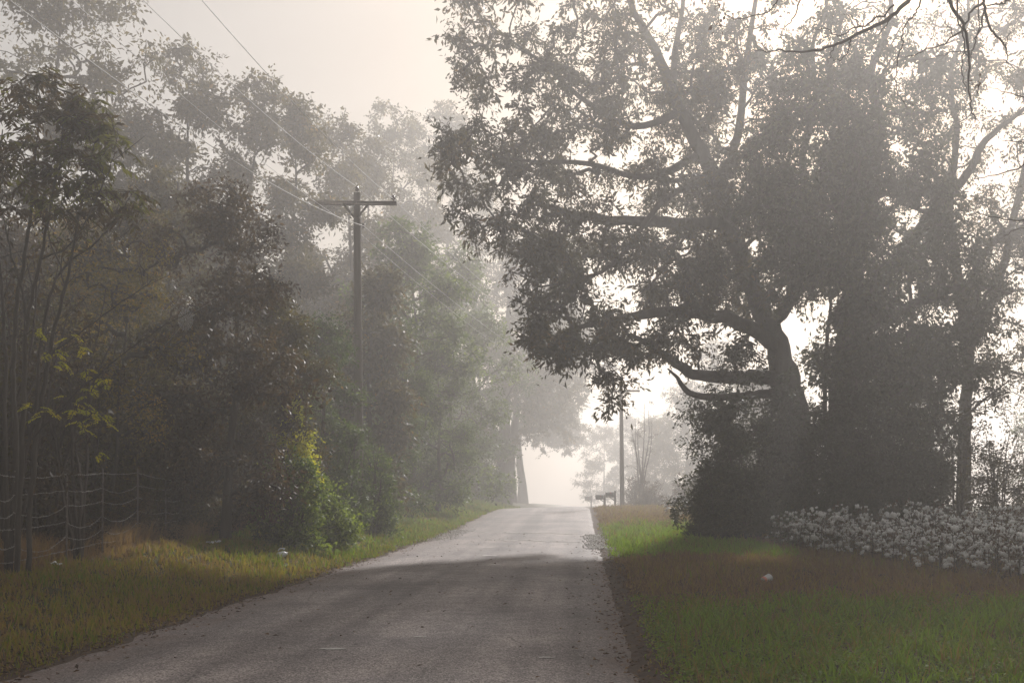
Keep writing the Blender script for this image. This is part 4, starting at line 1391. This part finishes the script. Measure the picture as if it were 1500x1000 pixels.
j1 = P(1335, -28, DB) - bt
j2 = P(1440, -40, DB) - bt
j3 = P(1500, -60, DB) - bt
for j, zz, r_ in ((j1, 6.9, .045), (j2, 7.4, .05), (j3, 7.0, .04)):
    L_ = limb_path([(-.35, .2, zz, r_ * 1.4), (*(np.array([-.35, .2, zz]) * .5 + j * .5 + np.array([0, 0, .35])), r_), (*j, r_ * .5)], 6)
    tube(tm, L_[:, :3], L_[:, 3], 8)
z7([(670, -56), (655, 5), (600, 55), (510, 100), (440, 135), (350, 152), (270, 150), (212, 150)], r0=.024)
z7([(250, 148), (232, 132), (212, 120)], r0=.005, r1=.002)
z7([(620, 15), (560, 62), (500, 85), (455, 105), (430, 90), (392, 88)], r0=.01, r1=.003)
z7([(500, 104), (488, 130), (478, 160), (455, 178), (430, 168)], r0=.008, r1=.003)
z7([(445, 135), (432, 158), (425, 186)], r0=.006, r1=.002)
z7([(530, 92), (510, 70), (490, 45), (470, 40)], r0=.006, r1=.002)
z7([(610, 48), (590, 85), (560, 110)], r0=.006, r1=.002)
z7([(700, -10), (685, 40), (650, 75), (640, 140), (622, 220), (630, 270), (655, 315)], r0=.009, r1=.003)
z7([(640, 292), (660, 298), (680, 302)], r0=.003, r1=.0015)
z7([(880, -80), (885, 0), (850, 30), (815, 90), (760, 132), (690, 155), (650, 170)], r0=.016, r1=.003)
z7([(790, 108), (775, 75), (760, 55)], r0=.005, r1=.002)
z7([(752, 135), (735, 120), (722, 105)], r0=.004, r1=.002)
z7([(750, -40), (790, 20), (825, 80), (840, 160), (838, 250), (845, 310), (856, 360)], r0=.02, r1=.005)
z7([(808, -40), (805, 40), (822, 120), (820, 200), (828, 270)], r0=.010, r1=.004)
z7([(885, 20), (870, 90), (850, 140), (845, 170)], r0=.009, r1=.004)
z7([(838, 165), (815, 152), (770, 158), (708, 182)], r0=.006, r1=.002)
z7([(880, 10), (900, 80), (930, 115), (945, 140), (952, 175), (962, 203)], r0=.014, r1=.003)
z7([(945, 140), (955, 105), (972, 88)], r0=.005, r1=.002)
z7([(1000, -60), (955, 0), (925, 14), (890, 16)], r0=.012, r1=.006)
z7([(860, -40), (868, 60), (848, 150)], r0=.008, r1=.003)
z7([(1060, 300), (1010, 290), (960, 275), (890, 255)], r0=.010, r1=.002)
z7([(1060, 660), (1000, 645), (930, 640), (862, 622)], r0=.010, r1=.002)
z7([(1060, 440), (1000, 415), (935, 412)], r0=.008, r1=.002)
z7([(1060, 440), (1000, 485), (900, 515), (830, 532)], r0=.009, r1=.002)
z7([(1060, 690), (1000, 670), (940, 690)], r0=.006, r1=.002)
z7([(360, -50), (335, 30), (310, 75), (285, 86)], r0=.009, r1=.003)
z7([(300, -40), (275, 10), (240, 36), (160, 58), (125, 40), (100, 5)], r0=.008, r1=.003)
for zz in (2.9, 3.9, 4.6, 5.5):     # the side limbs that carry the lower twigs
    L_ = limb_path([(0, .05, zz, .04), (-1.1, -.1, zz + .15, .02), (-2.2, .3, zz - .1, .008)], 5)
    tube(tm, L_[:, :3], L_[:, 3], 6)
tm.build('trunk', M['twig'], t, smooth=True)
cm = MB()
rg = np.random.default_rng(17)
hang = np.array([P(1049, 8, 9.6), P(1053, 36, 9.6), P(1429, 118, 9.6)]) - bt
leaf_cloud(rg, hang, np.full(3, .05), 4, 3, .05, .028, cm, droop=.6)
cm.build('last_leaves', M['fallen_leaf'], t)

# ------------------------------------------------------------------ cotton
def cotton_plant(seed, label, base, group, single=False):
    rng = np.random.default_rng(seed)
    t = thing('cotton_plant', label, 'cotton plant', base, group)
    sm, bm_, lm = MB(), MB(), MB()
    H = rng.uniform(.75, 1.0)
    main = limb_path([(0, 0, -.08, .011), (rng.normal(0, .03), rng.normal(0, .03), H * .5, .008), (rng.normal(0, .06), rng.normal(0, .06), H, .003)], 5)
    tube(sm, main[:, :3], main[:, 3], 5)
    ico = [(0, 0, 1), (.894, 0, .447), (.276, .851, .447), (-.724, .526, .447), (-.724, -.526, .447), (.276, -.851, .447),
           (.724, .526, -.447), (-.276, .851, -.447), (-.894, 0, -.447), (-.276, -.851, -.447), (.724, -.526, -.447), (0, 0, -1)]
    icf = [(0, 1, 2), (0, 2, 3), (0, 3, 4), (0, 4, 5), (0, 5, 1), (1, 6, 2), (2, 7, 3), (3, 8, 4), (4, 9, 5), (5, 10, 1), (6, 7, 2), (7, 8, 3), (8, 9, 4), (9, 10, 5), (10, 6, 1), (6, 11, 7), (7, 11, 8), (8, 11, 9), (9, 11, 10), (10, 11, 6)]
    ico = np.array(ico)
    lp = []
    for k in range(rng.integers(8, 15)):
        i = rng.integers(2, len(main) - 1)
        p = main[i, :3]
        a = rng.uniform(0, 6.28)
        ln = rng.uniform(.10, .36) * (1.15 - p[2] / H * .5)
        e = p + np.array([math.cos(a) * ln, math.sin(a) * ln, rng.uniform(.02, .22)])
        tube(sm, [p, (p + e) / 2 + np.array([0, 0, .02]), e], [.005, .004, .003], 4, cap=False)
        ends = [e] + ([(p + e) / 2 + np.array([rng.normal(0, .03), rng.normal(0, .03), .05])] if rng.uniform() < .6 else [])
        for c in ends:
            lp.append(c)
            r = rng.choice([.017, .024, .03, .036, .044]) * rng.uniform(.85, 1.15)
            if single:       # near plants: every boll is a part of its own
                bm_ = MB()
            for l in range(4):       # four locks of lint in the open boll
                b = l * 1.571 + rng.uniform(0, .4)
                o = np.array([math.cos(b), math.sin(b), rng.uniform(-1.0, .1)]) * r * rng.uniform(.5, .85)
                s_ = np.array([r * rng.uniform(.5, .85), r * rng.uniform(.5, .85), r * rng.uniform(.6, 1.2)])
                bm_.add(c + o + ico * s_ * rng.uniform(.7, 1.25, (12, 1)), icf, rng.uniform(0, 1))
            for l in range(4):       # dry husk points
                b = l * 1.571 + .78
                v = c + np.array([0, 0, -r * .9])
                w_ = np.array([-math.sin(b), math.cos(b), 0]) * r * .3
                sm.add([v - w_, v + w_, c + np.array([math.cos(b), math.sin(b), -.1]) * r * 1.35], [(0, 1, 2)])
            if single:
                bm_.build('boll', M['cotton'], t, smooth=True)
    sm.build('stem', M['twig'], t, smooth=True)
    if not single:
        bm_.build('lint_clumps', M['cotton'], t, smooth=True)
    lp = np.array(lp)
    leaf_cloud(rng, lp[rng.permutation(len(lp))[:7]] - np.array([0, 0, .05]), np.full(7, .1), 3, 2, .07, .05, lm, tbase=.4, droop=.7)
    lm.build('foliage', M['cotton_leaf'], t)
    return t


rc = np.random.default_rng(606)
edge_a, edge_b = np.array([5.35, 26.3]), np.array([7.35, 15.4])
pro_c, pro_f = [], []
cands = []
rowdir = unit(edge_b - edge_a)
nrm = np.array([-rowdir[1], rowdir[0]])
if nrm[0] < 0:
    nrm = -nrm
for row in range(9):
    s = 0.0
    L0 = np.linalg.norm(edge_b - edge_a) + 2.5
    while s < L0:
        q_ = edge_a + rowdir * s + nrm * (row * .72) + rc.normal(0, .08, 2)
        if row == 0:
            q_ += nrm * rc.uniform(-.12, .25)
        s += rc.uniform(.30, .46)
        x, y = q_
        if x < .46 * y + 1.2 and y > 14.8:
            cands.append((y, x, row))
for x in np.arange(5.6, 14.5, .42):
    for y in (27.2, 28.0):
        cands.append((y + rc.normal(0, .15), x + rc.normal(0, .1), 8))
for k in range(16):
    cands.append((rc.uniform(29, 40), 0, 10))
cands = [(y, (x if r != 10 else y * .445 + rc.uniform(-.6, .3)), r) for y, x, r in cands]
cands.sort(key=lambda c: (c[2], c[0]))
cands = cands[:285]
LABF = 'cotton plant with open white bolls in the front row beside the mown strip'
LABB = 'cotton plant with open white bolls inside the patch behind its front row'
for k, (y, x, row) in enumerate(cands):
    z = float(gz(x, y))
    lab = LABF if row == 0 else LABB
    grp = 'cotton plants of the front row' if row == 0 else 'cotton plants behind the front row'
    pr_, first = (pro_f, 640) if row == 0 else (pro_c, 620)
    if len(pr_) < 8:
        pr_.append(cotton_plant(first + len(pr_), lab, (x, y, z), grp, row == 0))
    else:
        s = rc.uniform(.7, 1.2)
        dup(pr_[k % 8], (x, y, z), rc.uniform(0, 6.28), (s, s, s * rc.uniform(.85, 1.15)), lab, grp)
for k in range(18):
    y = rc.uniform(41, 50)
    x = rc.uniform(3.6, 6.6)
    dup(pro_c[k % 8], (x, y, float(gz(x, y))), rc.uniform(0, 6.28), rc.uniform(.9, 1.2), 'far cotton plant fading in fog beyond the bright grass, left of the dark clump', 'far cotton plants in the fog')

# weedy tufts at the left end of the cotton
for px, d, top, half, sd, nm in ((1165, 27.6, 748, 30, 541, 'weedy brown-green bush at the left end of the cotton'), (1215, 28.4, 752, 26, 542, 'low weedy bush behind the left part of the cotton')):
    p = place(px, d)
    s = d / FPX
    shrub('shrub', nm, p, max(.7, height(top, d, p[2])), half * s, half * s * .8, sd, 'green_leaf', 46, .07, .03, 6, 6, .25, .15)

# ------------------------------------------------------------------ litter
pc = P(1122, 862, 16.3)
t = thing('paper_cup', 'crushed white paper cup with a pink rim lying on the mown strip', 'cup', (pc[0], pc[1], float(gz(pc[0], pc[1])) + .075), rz=.5)
m = MB()
lathe(m, (0, 0, 0), [(0, 0), (.048, 0), (.052, .01), (.068, .15), (.071, .152), (.066, .148), (.05, .012), (0, .01)], 14)
a = m.v[0].copy() if False else None
for k in range(len(m.v)):
    v = m.v[k]
    v[:, 2] -= .07
    m.v[k] = v @ rotmat(0, R(72), 0).T * np.array([1, 1.1, .85])
m.build('cup', M['paper_white'], t, smooth=True)
m = MB()
lathe(m, (0, 0, 0), [(.0480, -.002), (.0535, .0), (.0575, .05), (.0560, .05)], 14)
for k in range(len(m.v)):
    v = m.v[k]
    v[:, 2] -= .07
    m.v[k] = v @ rotmat(0, R(72), 0).T * np.array([1, 1.1, .85])
m.build('pink_band', M['paper_pink'], t, smooth=True)

pj = P(413, 790, 20.5)
jx, jy = -6.17, 20.5
t = thing('plastic_jug', 'white plastic jug lying in the grass at the wood edge', 'jug', (jx, jy, float(gz(jx, jy)) + .09), rz=.6)
m = MB()
lathe(m, (0, 0, 0), [(0, -.13), (.07, -.13), (.082, -.11), (.082, .04), (.07, .09), (.03, .13), (.026, .15), (0, .15)], 14)
for k in range(len(m.v)):
    m.v[k] = m.v[k] @ rotmat(0, R(80), 0).T * .75
m.build('body', M['plastic'], t, smooth=True)
m = MB()
tube(m, spline([(.03, 0, .10), (.05, 0, .12), (-.04, 0, .125), (-.08, 0, .08)], 5)[:, :3], .012, 6)
m.build('handle', M['plastic'], t, smooth=True)
for k, (px, d) in enumerate(((318, 20.0), (308, 19.6), (82, 14.0))):
    p = place(px, d)
    m = MB()
    n_ = 5
    gx, gy = np.meshgrid(np.linspace(-.07, .07, n_), np.linspace(-.05, .05, n_))
    zz = RNG.uniform(0, .06, gx.shape)
    V = np.stack([gx, gy, zz + .05], -1).reshape(-1, 3)
    F = [(j * n_ + i, j * n_ + i + 1, (j + 1) * n_ + i + 1, (j + 1) * n_ + i) for i in range(n_ - 1) for j in range(n_ - 1)]
    m.add(V, F)
    lo = V - np.array([0, 0, .004])
    m.add(lo, [f[::-1] for f in F])
    o = tag(m.build('paper_scrap', M['paper_white']), ('crumpled white scrap under the last fence posts', 'smaller white scrap left of the crumpled one', 'tiny white scrap at the foot of the feathery tree')[k], 'litter')
    o.location = p

# ------------------------------------------------------------------ grass, weeds, fallen leaves
def blades(rng, X, Y, Hh, Wd, tint, mb, lean=.5):
    n = len(X)
    Z = gz(X, Y) - .01
    a = rng.uniform(0, 2 * math.pi, n)
    b = rng.uniform(0, 2 * math.pi, n)
    wx, wy = np.cos(a) * Wd / 2, np.sin(a) * Wd / 2
    lx = np.cos(b) * Hh * lean * rng.uniform(.2, 1.2, n)
    ly = np.sin(b) * Hh * lean * rng.uniform(.2, 1.2, n)
    p0 = np.stack([X - wx, Y - wy, Z], -1)
    p1 = np.stack([X + wx, Y + wy, Z], -1)
    p2 = np.stack([X + wx * .7 + lx * .35, Y + wy * .7 + ly * .35, Z + Hh * .6], -1)
    p3 = np.stack([X - wx * .7 + lx * .35, Y - wy * .7 + ly * .35, Z + Hh * .6], -1)
    p4 = np.stack([X + lx, Y + ly, Z + Hh * .98], -1)
    V = np.stack([p0, p1, p2, p3, p4], 1).reshape(-1, 3)
    i = np.arange(n)[:, None] * 5
    nb = mb.n
    mb.add(V, i + np.array([[0, 1, 2, 3]]), np.repeat(tint, 5))
    mb.t.append(i + np.array([[3, 2, 4]]) + nb)


rg = np.random.default_rng(808)


def scatter(n, x0, x1, y0, y1, tuft=.65, per=14):
    """more of them near the eye; most of them stand in tufts"""
    y = y0 * (y1 / y0) ** rg.uniform(0, 1, n)
    x = rg.uniform(x0, x1, n)
    m = int(n * tuft) // per
    src = rg.integers(0, n, m)
    k = m * per
    sx, sy = np.repeat(x[src], per), np.repeat(y[src], per)
    spread = np.repeat(rg.uniform(.02, .07, m), per) * (1 + sy * .02)
    x[:k] = sx + rg.normal(0, 1, k) * spread
    y[:k] = sy + rg.normal(0, 1, k) * spread
    global TUFT
    TUFT = np.ones(n)
    TUFT[:k] = np.repeat(rg.uniform(.6, 1.9, m), per)
    o = rg.permutation(n)
    TUFT = TUFT[o]
    return x[o], y[o]


def patchy(x, y, s, k):
    return .5 + .5 * wob(x, y, s, k)


# left verge
mb = MB()
n = 120000
u = rg.uniform(0, 1, n)
x, y = scatter(n, -8.7, -4.75, 7.5, 80)
ed = edge_l(y) + .02 + .18 * patchy(x * 0 + 2, y, 2.3, 3)
den = sstep((ed - x) / .35 + .25) * sstep((x + 8.9) / .9)
ok = (rg.uniform(0, 1, n) < den * (.55 + .45 * patchy(x, y, 1.3, 4)))
x, y, tf = x[ok], y[ok], TUFT[ok]
n = len(x)
far = sstep((y - 17) / 8)
tint = np.clip(.39 + .28 * far + .30 * (patchy(x, y, .9, 1) - .5) + rg.normal(0, .16, n) + .15 * (tf - 1) - .25 * sstep((-7.2 - x) / .6) * (1 - far), 0, 1)
hh = rg.uniform(.025, .08, n) * (1 + .5 * patchy(x, y, 1.9, 2)) * (.55 + .45 * np.clip((ed[ok] - x) / .6, 0, 1)) * (1 + .012 * y) * tf
blades(rg, x, y, hh, .010 + .0008 * y, tint, mb)
tag(mb.build('verge_grass', M['grass']), 'olive and yellowish grass on the left verge', 'grass', kind='stuff')

# right verge
mb = MB()
n = 260000
x, y = scatter(n, .45, 13.5, 7.6, 62)
ed = edge_r(y) - .06 + .30 * patchy(x * 0 + 5, y, 2.1, 6)
den = sstep((x - ed) / .4 + .1)
cot = sstep((x - (5.3 + (26.3 - y) * .1835)) / .5) * (y < 28)
den *= (1 - .75 * cot) * (x < .5 * y + 1)
g_near = 1 - sstep((y - 12.2 - 1.3 * (patchy(x, y, .7, 5) - .5)) / 2.4)
g_mid = sstep((y - 22.5 - (patchy(x, y, .8, 7) - .5)) / 1.2) * (1 - sstep((y - 36) / 8)) * (1 - sstep((x - 4.6) / .8))
mown = (1 - g_near) * (1 - g_mid)
den *= np.where(mown > .5, .45 + .5 * patchy(x, y, 1.1, 3), .35 + .65 * patchy(x, y, 1.6, 2) ** 1.5)
ok = rg.uniform(0, 1, n) < den
tf = TUFT[ok]
x, y, g_near, g_mid, mown, ed = x[ok], y[ok], g_near[ok], g_mid[ok], mown[ok], ed[ok]
n = len(x)
pick = np.where(tf == 1, rg.uniform(0, 1, n), (tf - .6) / 1.3)      # each tuft is green or straw, not a blend
pick = (pick * 7.31) % 1.0
g_near = .3 * g_near + .7 * (pick < g_near)
g_mid = .3 * g_mid + .7 * (pick < g_mid)
mown = np.clip(1 - g_near - g_mid, 0, 1)
tint = np.clip(.78 * g_near + .92 * g_mid + .10 * mown + .34 * (patchy(x, y, 1.0, 2) - .5) * (g_near + .4) + rg.normal(0, .2, n) + .2 * (tf - 1) - .35 * sstep((1.3 - x) / .9) * (1 - g_mid) * (rg.uniform(0, 1, n) < .8), 0, 1)
hh = rg.uniform(.035, .10, n) * (1 + .4 * patchy(x, y, 2.0, 2)) * (1 + .012 * y) * (.5 + .5 * np.clip((x - ed) / .6, 0, 1)) * np.where(mown > .5, .9, 1.1) * tf
blades(rg, x, y, hh, .010 + .0008 * y, tint, mb, .8)
# broad clover-like leaves among the near grass
n2 = 60000
x2, y2 = scatter(n2, .7, 7.5, 7.6, 14.5)
ok = (rg.uniform(0, 1, n2) < patchy(x2, y2, 1.4, 9)) & (x2 < .5 * y2 + .6)
x2, y2 = x2[ok], y2[ok]
n2 = len(x2)
base = np.stack([x2, y2, gz(x2, y2) + rg.uniform(.01, .085, n2)], -1)
a = rg.uniform(0, 6.28, n2)
d = unit(np.stack([np.cos(a), np.sin(a), rg.uniform(-.1, .7, n2)], -1))
leaves_from(rg, base, d, rg.uniform(.02, .055, n2), rg.uniform(.015, .035, n2), np.clip(rg.normal(.78, .16, n2), 0, 1), mb, .2, side=np.cross(d, np.array([0, 0, 1.0]) + rg.normal(0, .3, (n2, 3))))
n3 = 2600
x3, y3 = scatter(n3, .9, 9, 7.6, 40, .5, 7)
ok = (x3 < .5 * y3 + .6) & ~((x3 > 5.1 + (26.3 - y3) * .1835) & (y3 < 28))
x3, y3 = x3[ok], y3[ok]
blades(rg, x3, y3, rg.uniform(.12, .34, len(x3)), .006 + .0006 * y3, np.clip(rg.normal(.25, .25, len(x3)), 0, 1), mb, .6)
tag(mb.build('roadside_grass', M['grass']), 'green and mown brown grass on the right roadside', 'grass', kind='stuff')

# dry red-brown weeds along the fence foot and the wood edge
mb = MB()
n = 26000
y = 9.5 * (30 / 9.5) ** rg.uniform(0, 1, n)
x = -7.55 - (y - 10) * .055 - np.abs(rg.normal(0, .75, n))
ok = rg.uniform(0, 1, n) < (.3 + .7 * patchy(x, y, 1.2, 8))
x, y = x[ok], y[ok]
n = len(x)
blades(rg, x, y, rg.uniform(.12, .5, n) * (.6 + .6 * patchy(x, y, 1.6, 1)), .008 + .0005 * y, np.clip(rg.normal(.12, .12, n), 0, 1), mb, .5)
tag(mb.build('dry_weeds', M['grass']), 'dry reddish weeds along the foot of the fence', 'weeds', kind='stuff')

mb = MB()
n = 9000
n = 9000
x = np.concatenate([rg.uniform(-9.5, -5.0, n), XR + rg.normal(.25, .3, 2600), XL - .05 + rg.normal(0, .28, 3000), rg.uniform(-4.8, .4, 260), rg.uniform(.8, 9, 5000)])
y = np.concatenate([7.5 * (40 / 7.5) ** rg.uniform(0, 1, n), 7.5 * (34 / 7.5) ** rg.uniform(0, 1, 2600), 7.5 * (40 / 7.5) ** rg.uniform(0, 1, 3000), rg.uniform(8, 36, 260), 7.5 * (26 / 7.5) ** rg.uniform(0, 1, 5000)])
n = len(x)
onroad = (x > edge_l(y)) & (x < edge_r(y))
z = np.where(onroad, road_z(x, y), gz(x, y)) + rg.uniform(.006, .03, n)
a = rg.uniform(0, 6.28, n)
d = unit(np.stack([np.cos(a), np.sin(a), rg.normal(0, .25, n)], -1))
leaves_from(rg, np.stack([x, y, z], -1), d, rg.uniform(.03, .075, n), rg.uniform(.02, .04, n), rg.uniform(0, 1, n), mb, .3, side=np.cross(d, np.array([0, 0, 1.0]) + rg.normal(0, .25, (n, 3))))
tag(mb.build('fallen_leaves', M['fallen_leaf']), 'dry brown leaves along the road edges', 'leaves', kind='stuff')

# ------------------------------------------------------------------ the fog: one closed box of even air
m, nt, out = new_mat('fog')
v = N(nt, 'ShaderNodeVolumePrincipled')
v.inputs['Density Attribute'].default_value = ''
v.inputs['Color Attribute'].default_value = ''
v.inputs['Color'].default_value = HAZE_COLOR
v.inputs['Density'].default_value = HAZE_DENSITY
v.inputs['Anisotropy'].default_value = HAZE_G
nt.links.new(v.outputs[0], out.inputs['Volume'])
zmin = float(GZ.min()) - 1.0
mb = MB()
box(mb, (0, 180, (zmin + 28) / 2), (680, 520, 28 - zmin))
tag(mb.build('haze', m), 'even pale morning fog filling the air', 'fog', kind='stuff')
